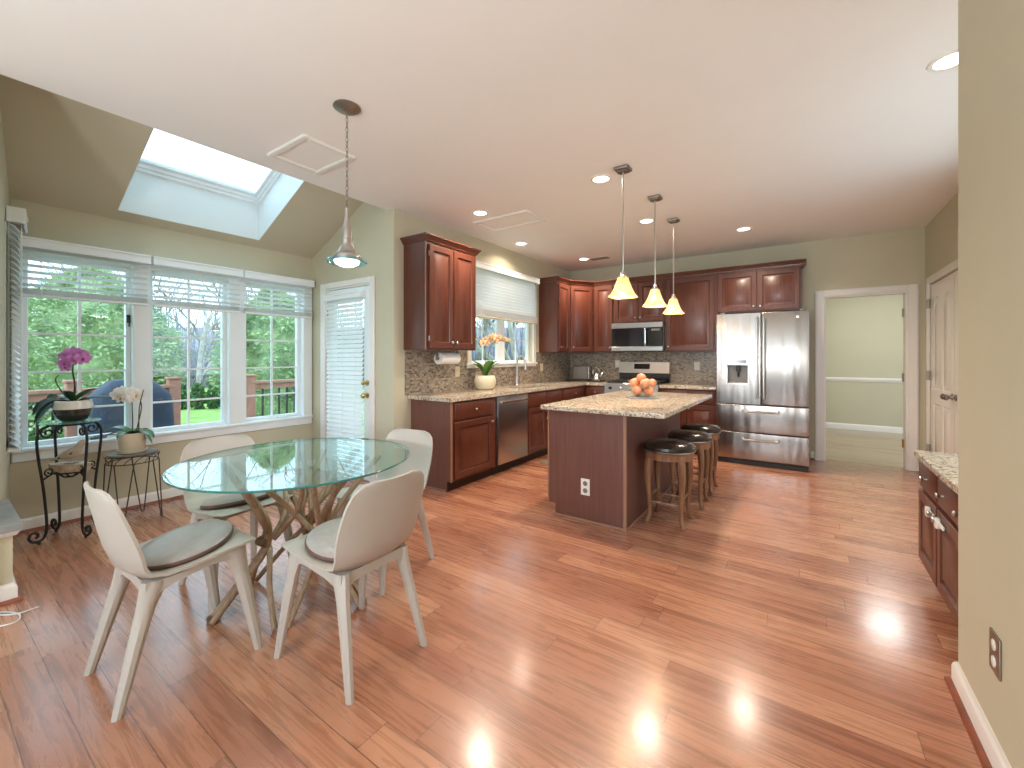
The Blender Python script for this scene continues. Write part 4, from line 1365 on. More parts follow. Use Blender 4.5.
def orchid_flower(parent, loc, facing, size, petal, core, tilt=0.0):
    """five broad petals and a lip, facing a horizontal direction"""
    bm = new()
    n = Vector((math.cos(facing) * math.cos(tilt), math.sin(facing) * math.cos(tilt), math.sin(tilt)))
    u = Vector((-math.sin(facing), math.cos(facing), 0)); v = n.cross(u)
    c = Vector(loc)
    for k, (ang_, L_, W_) in enumerate(((90, 0.95, 0.62), (18, 1.05, 1.0), (162, 1.05, 1.0), (-48, 0.9, 0.58), (228, 0.9, 0.58))):
        a = math.radians(ang_)
        d = u * math.cos(a) + v * math.sin(a)
        s = n.cross(d)
        rings = []
        for i in range(6):
            t = i / 5
            w = size * 0.5 * W_ * math.sin(PI * (0.12 + 0.86 * t)) ** 0.7 * 0.62
            p = c + d * (size * 0.55 * L_ * t + 0.003) + n * (0.10 * size * math.sin(t * 2.4) - 0.002 * (k % 2))
            th = n * 0.0018
            rings.append([p - s * w - n * w * 0.25, p + th, p + s * w - n * w * 0.25, p - th])
        loft(bm, rings)
    f = obj('flower', bm, petal, parent, angle=60)
    bm = new()
    ball(bm, c + n * (size * 0.10), size * 0.09, 1, 1, 1.1, 8, 6)
    tube(bm, [c + n * 0.004, c + n * (size * 0.16) - v * (size * 0.10), c + n * (size * 0.2) - v * (size * 0.2)], [size * 0.07, size * 0.085, size * 0.03], 8, 3)
    obj('lip', bm, core, f)
    return f


CAMDIR = math.atan2(-1, 1)
# --- wrought iron stand
SXc, SYc = -4.417, 0.724
t = thing('plant_stand', 'black wrought iron scroll plant stand with blue glass top', 'plant stand', (SXc, SYc, 0), math.radians(-28))


def spiral(c, r0, r1, a0, turns, ux, uz, n=16):
    out = []
    for i in range(n + 1):
        q = i / n
        a = a0 + turns * 2 * PI * q
        rr = r0 + (r1 - r0) * q
        out.append(Vector(c) + Vector(ux) * (rr * math.cos(a)) + Vector(uz) * (rr * math.sin(a)))
    return out


for k in range(4):
    a = PI / 4 + k * PI / 2
    d = Vector((math.cos(a), math.sin(a), 0)); Z = Vector((0, 0, 1))
    bm = new()
    def pt(r, z): return d * r + Z * z
    leg = [pt(0.085, 0.814), pt(0.125, 0.812), pt(0.165, 0.785), pt(0.182, 0.72), pt(0.172, 0.58), pt(0.150, 0.40), pt(0.135, 0.22), pt(0.130, 0.10), pt(0.140, 0.045), pt(0.170, 0.020), pt(0.205, 0.030), pt(0.222, 0.062), pt(0.205, 0.088), pt(0.180, 0.080), pt(0.176, 0.058), pt(0.190, 0.050)]
    tube(bm, leg, 0.0085, 8, 4)
    lathe(bm, [(0.006, 0), (0.010, 0.004), (0.008, 0.012)], tuple(pt(0.168, 0.0)), 8)
    obj('leg', bm, 'black_iron', t)
    bm = new()
    tube(bm, spiral(pt(0.125, 0.765), 0.042, 0.010, PI / 2, -1.35, d, Z, 18), 0.006, 7)
    obj('scroll', bm, 'black_iron', t)
    bm = new()
    tube(bm, [pt(0.0, 0.425), pt(0.04, 0.435), pt(0.08, 0.475), pt(0.12, 0.46), pt(0.152, 0.44)], 0.006, 7, 4)
    tube(bm, spiral(pt(0.116, 0.490), 0.030, 0.007, -PI / 2, 1.3, d, Z, 16), 0.005, 7)
    obj('shelf_bracket', bm, 'black_iron', t)
bm = new(); tube(bm, [(0.118 * math.cos(2 * PI * i / 32), 0.118 * math.sin(2 * PI * i / 32), 0.816) for i in range(32)], 0.0075, 8, closed=True); obj('ring', bm, 'black_iron', t)
bm = new(); tube(bm, [(0.085 * math.cos(2 * PI * i / 32), 0.085 * math.sin(2 * PI * i / 32), 0.467) for i in range(32)], 0.006, 8, closed=True); obj('ring', bm, 'black_iron', t)
bm = new(); lathe(bm, [(0.001, 0.825), (0.160, 0.825), (0.163, 0.8285), (0.160, 0.832), (0.001, 0.832)], (0, 0, 0), 40); g_ = obj('glass_top', bm, 'disc_glass', t); g_['label'] = 'round pale blue glass top'
# wood slab and bird
bm = new()
pts = []
for i in range(26):
    a = 2 * PI * i / 26
    rr = 1 + 0.07 * math.sin(3 * a + 1) + 0.05 * math.sin(7 * a)
    pts.append((0.062 * rr * math.cos(a), 0.135 * rr * math.sin(a), 0.0))
prism(bm, pts, (0, 0, 0.05))
o = obj('wood_slab', bm, 'driftwood'); o.location = (SXc, SYc - 0.01, 0.4735); o.rotation_euler = (0, 0, math.radians(-55)); tag(o, 'weathered wood slab lying on the lower tier of the iron stand', 'wood slab')
t = thing('bird_figurine', 'carved bird figurine perched on the wood slab', 'figurine', (SXc + 0.005, SYc - 0.0, 0.524), math.radians(40))
t.scale = (1.0, 1.0, 1.1)
bm = new()
tube(bm, [(-0.135, 0, 0.022), (-0.095, 0, 0.032), (-0.045, 0, 0.050), (0.0, 0, 0.064), (0.035, 0, 0.083), (0.055, 0, 0.108), (0.068, 0, 0.128), (0.082, 0, 0.137), (0.096, 0, 0.136), (0.108, 0, 0.132), (0.122, 0, 0.127)],
     [0.005, 0.010, 0.028, 0.036, 0.032, 0.021, 0.0215, 0.019, 0.012, 0.005, 0.001], 14, 4)
for s in (-1, 1):
    tube(bm, [(0.015, s * 0.012, 0.035), (0.018, s * 0.014, 0.0)], 0.004, 6)
obj('body', bm, 'bird_pale', t, angle=60)
for s in (-1, 1):
    bm = new()
    rings = []
    for i in range(8):
        q = i / 7
        x = 0.036 - 0.125 * q; z = 0.076 - 0.040 * q
        w = 0.017 * math.sin(PI * (0.2 + 0.76 * q)) ** 0.7
        yb = s * (0.030 * (1 - q) ** 0.4 + 0.003)
        rings.append([(x + 0.3 * w, yb * 0.9, z + w), (x, yb + s * 0.004, z), (x - 0.3 * w, yb * 0.95, z - w), (x, yb - s * 0.004, z)])
    loft(bm, rings); obj('wing', bm, 'bird_wing', t, angle=60)
bm = new(); box(bm, -0.03, 0.04, -0.022, 0.022, 0.0, 0.004, 0.001); obj('base', bm, 'bird_wing', t)
# purple orchid
t = thing('potted_orchid', 'purple orchid in a two tone white and black round pot', 'potted plant', (SXc + 0.015, SYc + 0.012, 0.8323))
bm = new(); lathe(bm, [(0.058, 0.0), (0.075, 0.01), (0.098, 0.045), (0.105, 0.08), (0.1055, 0.092)], (0, 0, 0), 36, cap=False); lathe(bm, [(0.001, 0.0), (0.058, 0.0)], (0, 0, 0), 36, cap=False); obj('pot', bm, 'dark_glaze', t, angle=50)
bm = new(); lathe(bm, [(0.1055, 0.0922), (0.1045, 0.12), (0.098, 0.150), (0.093, 0.152), (0.090, 0.146), (0.096, 0.10)], (0, 0, 0), 36, cap=False); q_ = obj('glaze_band', bm, 'white_ceramic', t); q_['label'] = 'glossy white upper band of the pot'
bm = new(); lathe(bm, [(0.001, 0.138), (0.05, 0.139), (0.093, 0.134)], (0, 0, 0), 24, cap=False); obj('potting_mix', bm, 'potting_moss', t)
cl = math.radians(215)      # image left as seen from the camera
for dir_, L_, w_, li, dr_ in ((214, 0.34, 0.11, 0.42, 0.95), (226, 0.28, 0.10, 0.35, 1.2), (200, 0.30, 0.10, 0.70, 1.0), (40, 0.17, 0.08, 0.95, 0.5), (60, 0.22, 0.06, 0.35, 0.3), (250, 0.22, 0.09, 0.30, 1.3), (150, 0.2, 0.07, 0.5, 0.9), (330, 0.12, 0.06, 1.1, 0.5)):
    bm = new(); leaf(bm, (0, 0, 0.14), math.radians(dir_), L_, w_, li, dr_); obj('leaf', bm, 'leaf_deep' if dir_ > 200 else 'leaf_green', t, angle=60)
bm = new(); tube(bm, [(0, 0, 0.13), (0.006, 0.006, 0.26), (-0.006, -0.004, 0.37), (0.002, 0.004, 0.45)], [0.007, 0.0055, 0.004], 8, 6)
tube(bm, [(-0.02, -0.012, 0.14), (-0.085, -0.055, 0.23), (-0.11, -0.075, 0.30), (-0.095, -0.06, 0.335)], [0.005, 0.004, 0.003], 7, 5); obj('stem', bm, 'stem_dark', t)
uu = Vector((math.cos(math.radians(34.5)), math.sin(math.radians(34.5)), 0))   # image right
for a, z, s_ in ((-0.045, 0.47, 0.085), (0.0, 0.495, 0.095), (0.045, 0.485, 0.095), (0.068, 0.455, 0.085), (-0.02, 0.445, 0.085), (-0.065, 0.420, 0.07), (0.02, 0.45, 0.09), (-0.06, 0.390, 0.06)):
    c_ = uu * a + Vector((0, 0, z))
    orchid_flower(t, c_, math.radians(-12 + random.uniform(-25, 25)), s_, 'petal_purple', 'petal_core', random.uniform(-0.2, 0.2))

# --- hairpin wire stand
PX, PY = -4.43, 1.075
t = thing('plant_stand', 'low brown wire plant stand with hairpin legs under the white orchid', 'plant stand', (PX, PY, 0), math.radians(12))
bm = new(); lathe(bm, [(0.001, 0.525), (0.150, 0.525), (0.155, 0.531), (0.150, 0.538), (0.001, 0.538)], (0, 0, 0), 36); obj('top', bm, 'bird_wing', t)
bm = new()
for z in (0.523, 0.468):
    tube(bm, [(0.157 * math.cos(2 * PI * i / 36), 0.157 * math.sin(2 * PI * i / 36), z) for i in range(36)], 0.004, 6, closed=True)
for i in range(16):
    a = 2 * PI * i / 16
    dd_ = Vector((math.cos(a), math.sin(a), 0)); tt = Vector((-math.sin(a), math.cos(a), 0))
    tube(bm, [dd_ * 0.157 + Vector((0, 0, 0.468)), dd_ * 0.159 + tt * 0.02 + Vector((0, 0, 0.495)), dd_ * 0.157 + tt * 0.06 + Vector((0, 0, 0.523))], 0.003, 5, 3)
obj('apron', bm, 'brown_wire', t)
for k in range(4):
    a = PI / 4 + k * PI / 2
    d = Vector((math.cos(a), math.sin(a), 0)); s = Vector((-d.y, d.x, 0))
    bm = new(); tube(bm, [d * 0.15 + s * 0.06 + Vector((0, 0, 0.47)), d * 0.185 + s * 0.012 + Vector((0, 0, 0.03)), d * 0.188 + Vector((0, 0, 0.006)), d * 0.185 - s * 0.012 + Vector((0, 0, 0.03)), d * 0.15 - s * 0.06 + Vector((0, 0, 0.47))], 0.0045, 7, 4)
    obj('leg', bm, 'brown_wire', t)
t = thing('potted_orchid', 'white orchid in a cream pot on the low wire stand', 'potted plant', (PX - 0.01, PY + 0.0, 0.5385))
bm = new(); lathe(bm, [(0.001, 0.0), (0.085, 0.0), (0.092, 0.008), (0.095, 0.028), (0.090, 0.028), (0.085, 0.012), (0.001, 0.012)], (0, 0, 0), 32, cap=False); obj('saucer', bm, 'cream_ceramic', t)
bm = new(); lathe(bm, [(0.001, 0.0125), (0.065, 0.0125), (0.080, 0.03), (0.088, 0.10), (0.098, 0.145), (0.097, 0.158), (0.090, 0.158), (0.084, 0.135), (0.001, 0.13)], (0, 0, 0), 32, cap=False); obj('pot', bm, 'cream_ceramic', t)
bm = new(); lathe(bm, [(0.001, 0.147), (0.05, 0.148), (0.086, 0.141)], (0, 0, 0), 20, cap=False); obj('potting_mix', bm, 'potting_moss', t)
for dir_, L_, w_, li, dr_ in ((213, 0.26, 0.08, 0.62, 0.75), (30, 0.21, 0.085, 0.48, 0.85), (48, 0.16, 0.07, 0.35, 1.2), (225, 0.2, 0.06, 0.35, 0.6), (120, 0.15, 0.06, 0.6, 0.8), (300, 0.14, 0.07, 0.6, 1.0)):
    bm = new(); leaf(bm, (0, 0, 0.15), math.radians(dir_), L_, w_, li, dr_); obj('leaf', bm, 'leaf_green', t, angle=60)
bm = new(); tube(bm, [(0, 0, 0.14), (0.0, 0.0, 0.30), (-0.01, -0.006, 0.44), (-0.05, -0.04, 0.49), (-0.10, -0.07, 0.475)], [0.0045, 0.004, 0.003], 7, 6); obj('stem', bm, 'stem_dark', t)
bm = new(); tube(bm, [(0.04, 0.03, 0.14), (0.045, 0.032, 0.35), (0.075, 0.05, 0.50)], [0.004, 0.004, 0.003], 7, 4); tube(bm, [(0.02, 0.015, 0.14), (0.06, 0.04, 0.34), (0.055, 0.036, 0.42)], 0.004, 7, 4); obj('stake', bm, 'stem_dark', t)
for a, z, s_ in ((-0.12, 0.455, 0.085), (-0.085, 0.485, 0.09), (-0.045, 0.468, 0.09), (-0.005, 0.475, 0.095), (0.035, 0.455, 0.09), (-0.09, 0.43, 0.08), (0.005, 0.43, 0.08)):
    c_ = uu * a + Vector((0, 0, z))
    orchid_flower(t, c_, math.radians(-15 + random.uniform(-25, 25)), s_, 'petal_white', 'petal_yellow', random.uniform(-0.3, 0.1))

# --- orchid by the sink
QX, QY = -3.13, 3.98
t = thing('potted_orchid', 'pale orchid in a round cream planter beside the kitchen sink', 'potted plant', (QX, QY, ZC1 + 0.0002))
bm = new(); lathe(bm, [(0.001, 0.0), (0.075, 0.0), (0.108, 0.025), (0.130, 0.085), (0.130, 0.12), (0.114, 0.168), (0.107, 0.172), (0.108, 0.14), (0.001, 0.14)], (0, 0, 0), 32, cap=False); obj('pot', bm, 'cream_ceramic', t, angle=50)
bm = new(); lathe(bm, [(0.001, 0.162), (0.05, 0.163), (0.109, 0.156)], (0, 0, 0), 20, cap=False); obj('potting_mix', bm, 'potting_moss', t)
for dir_, L_, w_, li, dr_ in ((214, 0.18, 0.11, 2.0, 1.3), (225, 0.17, 0.11, 1.7, 1.1), (30, 0.17, 0.125, 1.9, 1.1), (45, 0.20, 0.125, 1.5, 1.0), (250, 0.16, 0.10, 2.0, 1.3), (100, 0.15, 0.11, 1.7, 0.9), (340, 0.16, 0.12, 2.0, 1.1)):
    bm = new(); leaf(bm, (0, 0, 0.16), math.radians(dir_), L_, w_, li, dr_); obj('leaf', bm, 'leaf_bright', t, angle=60)
for k, (b0, sgn) in enumerate(((0.0, 1), (0.03, 1))):
    bm = new(); P = [(b0, 0.0, 0.15), (b0 + 0.0, 0.01, 0.38), (b0 + 0.01, 0.05, 0.56), (b0 + 0.02, 0.22, 0.645), (b0 + 0.02, 0.44, 0.62)]
    P = [(p[0], p[1] - 0.06 * (1 - k) * (p[2] > 0.4), p[2] - 0.05 * k) for p in P]
    tube(bm, P, [0.004, 0.0035, 0.002], 7, 6); obj('stem', bm, 'stem_dark', t)
for y_, z_, s_ in ((-0.10, 0.555, 0.085), (-0.04, 0.59, 0.09), (0.03, 0.61, 0.095), (0.10, 0.63, 0.095), (0.17, 0.63, 0.095), (0.24, 0.625, 0.09), (0.31, 0.615, 0.085), (0.38, 0.61, 0.075), (0.45, 0.605, 0.06), (0.14, 0.58, 0.085), (0.0, 0.55, 0.08)):
    orchid_flower(t, (0.03 + random.uniform(-0.02, 0.02), y_, z_), math.radians(-20 + random.uniform(-30, 30)), s_, 'petal_cream', 'petal_yellow', random.uniform(-0.3, 0.2))

# ------------------------------------------------------------------ toaster, tray and kettle in the corner
t = thing('toaster', 'dark grey steel toaster in the kitchen corner', 'toaster', (-2.98, 6.30, ZC1 + 0.013), math.radians(15))
bm = new(); box(bm, -0.13, 0.13, -0.09, 0.09, 0.01, 0.235, 0.025, 3); obj('body', bm, 'toaster_grey', t)
bm = new(); box(bm, 0.128, 0.142, -0.075, 0.075, 0.02, 0.225, 0.006, 2); obj('end_cap', bm, 'steel_plain', t)
bm = new(); box(bm, 0.141, 0.165, -0.02, 0.02, 0.13, 0.15, 0.004); obj('lever', bm, 'black_matte', t)
bm = new()
for y in (-0.035, 0.035): box(bm, -0.10, 0.10, y - 0.012, y + 0.012, 0.2345, 0.2375)
obj('slots', bm, 'black_matte', t)
bm = new(); box(bm, -0.11, 0.11, -0.08, 0.08, 0.0, 0.011); obj('foot', bm, 'black_matte', t)
bm = new(); box(bm, -3.17, -2.60, 6.14, 6.47, ZC1 + 0.0002, ZC1 + 0.012, 0.004); tag(obj('serving_tray', bm, 'black_matte'), 'dark flat tray under the toaster and kettle', 'tray')
t = thing('kettle', 'shiny chrome kettle between the toaster and the range', 'kettle', (-2.70, 6.27, ZC1 + 0.0125))
bm = new(); lathe(bm, [(0.001, 0), (0.062, 0), (0.066, 0.01), (0.064, 0.06), (0.05, 0.11), (0.03, 0.135), (0.001, 0.14)], (0, 0, 0), 26); obj('body', bm, 'chrome', t, angle=50)
bm = new(); lathe(bm, [(0.006, 0.138), (0.012, 0.15), (0.010, 0.158), (0.001, 0.16)], (0, 0, 0), 12); obj('lid_knob', bm, 'black_matte', t)
bm = new(); tube(bm, [(0.05, 0, 0.07), (0.085, 0, 0.10), (0.095, 0, 0.13)], [0.016, 0.012, 0.009], 10, 4); obj('spout', bm, 'chrome', t)
bm = new(); tube(bm, [(-0.05, 0, 0.10), (-0.06, 0, 0.17), (-0.01, 0, 0.21), (0.045, 0, 0.18), (0.045, 0, 0.11)], 0.006, 8, 5); obj('handle', bm, 'chrome', t)

# outlets and switches
outlet('wall_outlet', 'white outlet on the backsplash just left of the range', (-2.475, YB - 0.0092, 1.19), 0, 0.075, 0.12)
outlet('wall_outlet', 'white outlet on the backsplash beside the refrigerator', (-1.28, YB - 0.0092, 1.17), 0, 0.075, 0.12)
outlet('wall_outlet', 'beige outlet on the backsplash beneath the paper towels', (XK + 0.0092, 3.70, 1.13), PI / 2, 0.075, 0.12, 'beige_plate', 'beige_plate')
outlet('wall_outlet', 'beige outlet on the backsplash right of the sink window', (XK + 0.0092, 5.62, 1.14), PI / 2, 0.075, 0.12, 'beige_plate', 'beige_plate')
outlet('wall_outlet', 'dark outlet on the backsplash under the corner cabinet', (XK + 0.0092, 6.22, 1.19), PI / 2, 0.075, 0.12, 'pewter', 'black_matte')
outlet('wall_outlet', 'bronze duplex outlet plate on the near right wall', (XR - 0.0002, 1.965, 0.365), -PI / 2, 0.085, 0.125, 'plate_metal', 'white_plastic')

# ------------------------------------------------------------------ built-in desk at the right
DZT = 0.75
t = thing('desk_cabinet', 'cherry desk cabinet by the near wall with drawers and white latches', 'cabinet', (0.572, 3.41, 0), -PI / 2)
DL = 3.41 - 2.405
bm = new(); box(bm, 0, DL, 0, XP - 0.572 - 0.002, 0.11, DZT - 0.037, 0.0015); obj('body', bm, 'cherry', t)
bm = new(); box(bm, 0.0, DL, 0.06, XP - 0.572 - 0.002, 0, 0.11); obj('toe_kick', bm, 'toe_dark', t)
x = 0.015
for w, kn in ((0.40, 1), (0.53, 1)):
    bm = new(); flat_front(bm, x, x + w, 0.555, 0.70); dr = obj('drawer', bm, 'cherry', t)
    for kx in ((x + w / 2,) if w < 0.5 else (x + 0.12, x + w - 0.12)): knob(kx, 0.63, dr)
    bm = new(); panel_front(bm, x, x + w, 0.13, 0.535); dr = obj('door', bm, 'cherry', t)
    knob(x + w - 0.03 if w < 0.5 else x + 0.05, 0.49, dr)
    bm = new()
    lx = x + w - 0.11 if w < 0.5 else x + 0.06
    box(bm, lx - 0.02, lx + 0.02, -0.04, -0.021, 0.455, 0.505, 0.006, 2); box(bm, lx - 0.014, lx + 0.10, -0.032, -0.0215, 0.472, 0.495, 0.004)
    q_ = obj('latch', bm, 'white_plastic', dr); q_['label'] = 'white plastic child latch'
    x += w + 0.02
bm = new(); box(bm, 0.536, XP - 0.001, 2.403, 3.425, DZT - 0.036, DZT, 0.006, 3)
tag(obj('desk_worktop', bm, 'granite'), 'granite desk top behind the near right wall', 'worktop')

# ------------------------------------------------------------------ low ledge at the left edge
t = thing('low_ledge', 'low tan ledge with grey stone cap at the left edge', 'ledge')
bm = new()
lx0, lx1, ly = -4.10, -3.47, 0.352
prism(bm, [(lx1, side_y(lx1) + 0.002, 0), (lx1, ly, 0), (lx0, ly + 0.022, 0), (lx0, side_y(lx0) + 0.002, 0)], (0, 0, 0.37)); obj('body', bm, 'wall_paint', t)
bm = new(); prism(bm, [(lx1 + 0.045, side_y(lx1 + 0.045) + 0.002, 0.382), (lx1 + 0.045, ly + 0.03, 0.382), (lx0, ly + 0.045, 0.382), (lx0, side_y(lx0) + 0.002, 0.382)], (0, 0, 0.035)); obj('cap', bm, 'ledge_stone', t)
bm = new(); sweep(bm, [(lx0, ly + 0.022), (lx1, ly), (lx1, side_y(lx1) + 0.003)][::-1], [(0, 0), (0.012, 0), (0.026, 0.022), (0.026, 0.03), (0, 0.03)], 0.352); obj('cap_molding', bm, 'white_trim', t)
bm = new(); sweep(bm, [(lx0, ly + 0.022), (lx1, ly), (lx1, side_y(lx1) + 0.003)][::-1], BASE); obj('baseboard', bm, 'white_trim', t)
bm = new(); sweep(bm, [(lx0, ly + 0.022), (lx1, ly), (lx1, side_y(lx1) + 0.003)][::-1], SHOE); obj('shoe_molding', bm, 'shoe_wood', t)
# white cable
bm = new()
cz = 0.004
tube(bm, [(-3.35, 0.18, cz), (-3.20, 0.27, cz), (-3.18, 0.335, cz), (-3.26, 0.35, cz), (-3.36, 0.30, cz), (-3.40, 0.22, cz), (-3.34, 0.15, cz + 0.004)], 0.0035, 7, 6)
tube(bm, [(-3.36, 0.26, cz + 0.006), (-3.26, 0.34, cz + 0.006), (-3.27, 0.42, cz)], 0.0035, 7, 6)
tag(obj('charging_cable', bm, 'cable_white'), 'loop of thin white cable on the floor at the left edge', 'cable')

# ------------------------------------------------------------------ dining table
TX, TY, TZ = -2.288, 1.262, 0.735
t = thing('dining_table', 'round glass dining table on a rattan pole base', 'dining table', (TX, TY, 0))
bm = new()
Rg = 0.588
lathe(bm, [(0.001, 0), (Rg - 0.003, 0), (Rg, 0.003), (Rg, 0.007), (Rg - 0.003, 0.010), (0.001, 0.010)], (0, 0, TZ), 72, cap=False)
g_ = obj('tabletop', bm, 'table_glass', t, mats=['table_glass', 'glass_edge'])
for p in g_.data.polygons:
    if p.center.xy.length > Rg - 0.006: p.material_index = 1
g_['label'] = 'round clear green tinted glass top'
for k, base_deg in enumerate((-104, 18, 138)):
    a0 = math.radians(base_deg)
    def pp(r, z, da=0.0): return Vector((r * math.cos(a0 + da), r * math.sin(a0 + da), z))
    for s in (-1, 1):
        bm = new()
        tube(bm, [pp(0.40, 0.008, s * 0.05), pp(0.29, 0.14, s * 0.06), pp(0.185, 0.27, s * 0.09), pp(0.155, 0.36, s * 0.12), pp(0.20, 0.46, s * 0.38), pp(0.31, 0.60, s * 0.60), pp(0.42, TZ - 0.017, s * 0.70)], 0.016, 10, 6)
        obj('pole', bm, 'rattan', t)
        bm = new()
        tube(bm, [pp(0.175, 0.31, -s * 0.10), pp(0.16, 0.42, -s * 0.16), pp(0.22, 0.56, s * 0.02), pp(0.33, TZ - 0.022, s * 0.20)], [0.017, 0.016, 0.015], 10, 6)
        obj('pole', bm, 'rattan', t)
        bm = new()
        tube(bm, [pp(0.13, 0.34, s * 0.1), pp(0.09, 0.45, s * 0.9), pp(0.19, 0.58, s * 1.35), pp(0.36, TZ - 0.022, s * 1.32)], 0.0135, 10, 6)
        obj('pole', bm, 'rattan', t)
    bm = new()
    tube(bm, [pp(0.33, 0.010, 0.98), pp(0.24, 0.15, 0.72), pp(0.17, 0.26, 0.35), pp(0.15, 0.30, 0.0), pp(0.17, 0.26, -0.35), pp(0.24, 0.15, -0.72), pp(0.33, 0.010, -0.98)], 0.0135, 10, 6); obj('arch', bm, 'rattan', t)
    bm = new()
    tube(bm, [pp(0.175, 0.335, -0.22), pp(0.195, 0.34, 0.0), pp(0.175, 0.335, 0.22)], 0.021, 10, 5)
    obj('wrap', bm, 'rattan_wrap', t)
    bm = new(); tube(bm, [pp(0.397, 0.0, 0), pp(0.397, 0.03, 0)], 0.024, 10); obj('foot', bm, 'rattan_wrap', t)

# ------------------------------------------------------------------ dining chairs


def make_chair(label):
    """faces +Y, origin between the feet"""
    t = thing('dining_chair', label, 'chair', (0, 0, 0), 0, 'dining chairs around the glass table')
    bm = new()
    # side profile of the shell (y, z), half width, side lift/wrap
    prof = [(0.238, 0.478, 0.165, 0.000), (0.228, 0.490, 0.205, 0.000), (0.17, 0.492, 0.219, 0.002), (0.08, 0.478, 0.220, 0.006), (-0.02, 0.460, 0.216, 0.012), (-0.09, 0.448, 0.209, 0.020),
            (-0.150, 0.450, 0.202, 0.032), (-0.192, 0.488, 0.205, 0.046), (-0.214, 0.55, 0.210, 0.052), (-0.228, 0.61, 0.212, 0.048), (-0.240, 0.67, 0.209, 0.040), (-0.251, 0.725, 0.200, 0.033), (-0.260, 0.77, 0.182, 0.026), (-0.266, 0.797, 0.150, 0.02), (-0.269, 0.81, 0.095, 0.012)]
    n = 13
    N = len(prof)
    grid = []
    for i, (y, z, w, lift) in enumerate(prof):
        y0, z0 = prof[max(0, i - 1)][:2]; y1, z1 = prof[min(N - 1, i + 1)][:2]
        tn = Vector((0, y1 - y0, z1 - z0)).normalized()
        nv = Vector((0, tn.z, -tn.y)) * -1   # towards sitter
        nv = Vector((0, -tn.z, tn.y)) if Vector((0, -tn.z, tn.y)).dot(Vector((0, 0.7, 0.7))) > 0 else Vector((0, tn.z, -tn.y))
        row = []
        for j in range(n):
            q = -1 + 2 * j / (n - 1)
            row.append((Vector((w * q, y, z)) + nv * (lift * abs(q) ** 2.4), nv))
        grid.append(row)
    th = 0.011
    top = [[bm.verts.new(p) for p, nv in row] for row in grid]
    bot = [[bm.verts.new(p - nv * th) for p, nv in row] for row in grid]
    for i in range(N - 1):
        for j in range(n - 1):
            bm.faces.new((top[i][j], top[i][j + 1], top[i + 1][j + 1], top[i + 1][j]))
            bm.faces.new((bot[i][j], bot[i + 1][j], bot[i + 1][j + 1], bot[i][j + 1]))
    for i in range(N - 1):
        bm.faces.new((top[i][0], top[i + 1][0], bot[i + 1][0], bot[i][0]))
        bm.faces.new((top[i][-1], bot[i][-1], bot[i + 1][-1], top[i + 1][-1]))
    for j in range(n - 1):
        bm.faces.new((top[0][j], bot[0][j], bot[0][j + 1], top[0][j + 1]))
        bm.faces.new((top[-1][j], top[-1][j + 1], bot[-1][j + 1], bot[-1][j]))
    obj('seat_shell', bm, 'chair_plastic', t, angle=60)
    # under-seat frame: arched rails that run into the legs
    bm = new()
    for s in (-1, 1):
        rings = []
        for y, hz, zt in ((-0.150, 0.080, 0.440), (-0.115, 0.054, 0.437), (-0.06, 0.034, 0.441), (0.0, 0.030, 0.452), (0.07, 0.032, 0.464), (0.13, 0.050, 0.474), (0.17, 0.070, 0.480)):
            sh = 0.022 * max(0.0, min(1.0, (0.02 - y) / 0.15))
            x0, x1 = s * (0.152 - sh), s * (0.194 - sh)
            rings.append([(x0, y, zt - hz), (x1, y, zt - hz + 0.003), (x1, y, zt), (x0, y, zt)])
        loft(bm, rings)
    loft(bm, [[(x, 0.160, zz), (x, 0.188, zz + 0.003), (x, 0.188, 0.479), (x, 0.160, 0.477)] for x, zz in ((-0.17, 0.415), (-0.12, 0.443), (0, 0.450), (0.12, 0.443), (0.17, 0.415))])
    loft(bm, [[(x, -0.152, zz), (x, -0.120, zz), (x, -0.120, 0.436), (x, -0.152, 0.440)] for x, zz in ((-0.15, 0.370), (-0.11, 0.396), (0, 0.403), (0.11, 0.396), (0.15, 0.370))])
    obj('seat_frame', bm, 'chair_plastic', t)
    for sx in (-1, 1):
        for sy, fx, fy in ((1, 0.215, 0.235), (-1, 0.192, -0.235)):
            bm = new()
            rings = []
            tx, ty = (0.172, 0.158) if sy > 0 else (0.150, -0.122)
            for q, z, wx, wy in ((0.0, 1.0, 0.026, 0.052), (0.06, 0.945, 0.0255, 0.046), (0.14, 0.87, 0.025, 0.036), (0.24, 0.765, 0.024, 0.029), (0.45, 0.555, 0.022, 0.0255), (0.75, 0.252, 0.0185, 0.0205), (1.0, 0.0, 0.015, 0.0165)):
                z *= 0.474 if sy > 0 else 0.440
                x = tx + (fx - tx) * q; y = ty + (fy - ty) * q
                yo = -sy * max(0.0, wy - 0.026) * 0.6
                ch = 0.35
                rings.append([(sx * x + wx * ux, y + yo + wy * uy, z) for ux, uy in ((1, ch), (ch, 1), (-ch, 1), (-1, ch), (-1, -ch), (-ch, -1), (ch, -1), (1, -ch))])
            loft(bm, rings)
            obj('leg', bm, 'chair_plastic', t, angle=40)
    return t


def make_cushion(label):
    t = thing('seat_cushion', label, 'cushion', (0, 0, 0), 0, 'round pads on the dining chairs')
    bm = new(); lathe(bm, [(0.001, 0.0), (0.168, 0.0), (0.183, 0.006), (0.186, 0.012)], (0, 0, 0), 40, cap=False, sy=0.95); lathe(bm, [(0.186, 0.012), (0.187, 0.018), (0.182, 0.024)], (0, 0, 0), 40, cap=False, sy=0.95); obj('edge', bm, 'cushion_edge', t, angle=50)
    bm = new(); lathe(bm, [(0.182, 0.0242), (0.172, 0.031), (0.12, 0.036), (0.001, 0.038)], (0, 0, 0), 40, cap=False, sy=0.95); obj('pad', bm, 'cushion_fabric', t, angle=50)
    return t


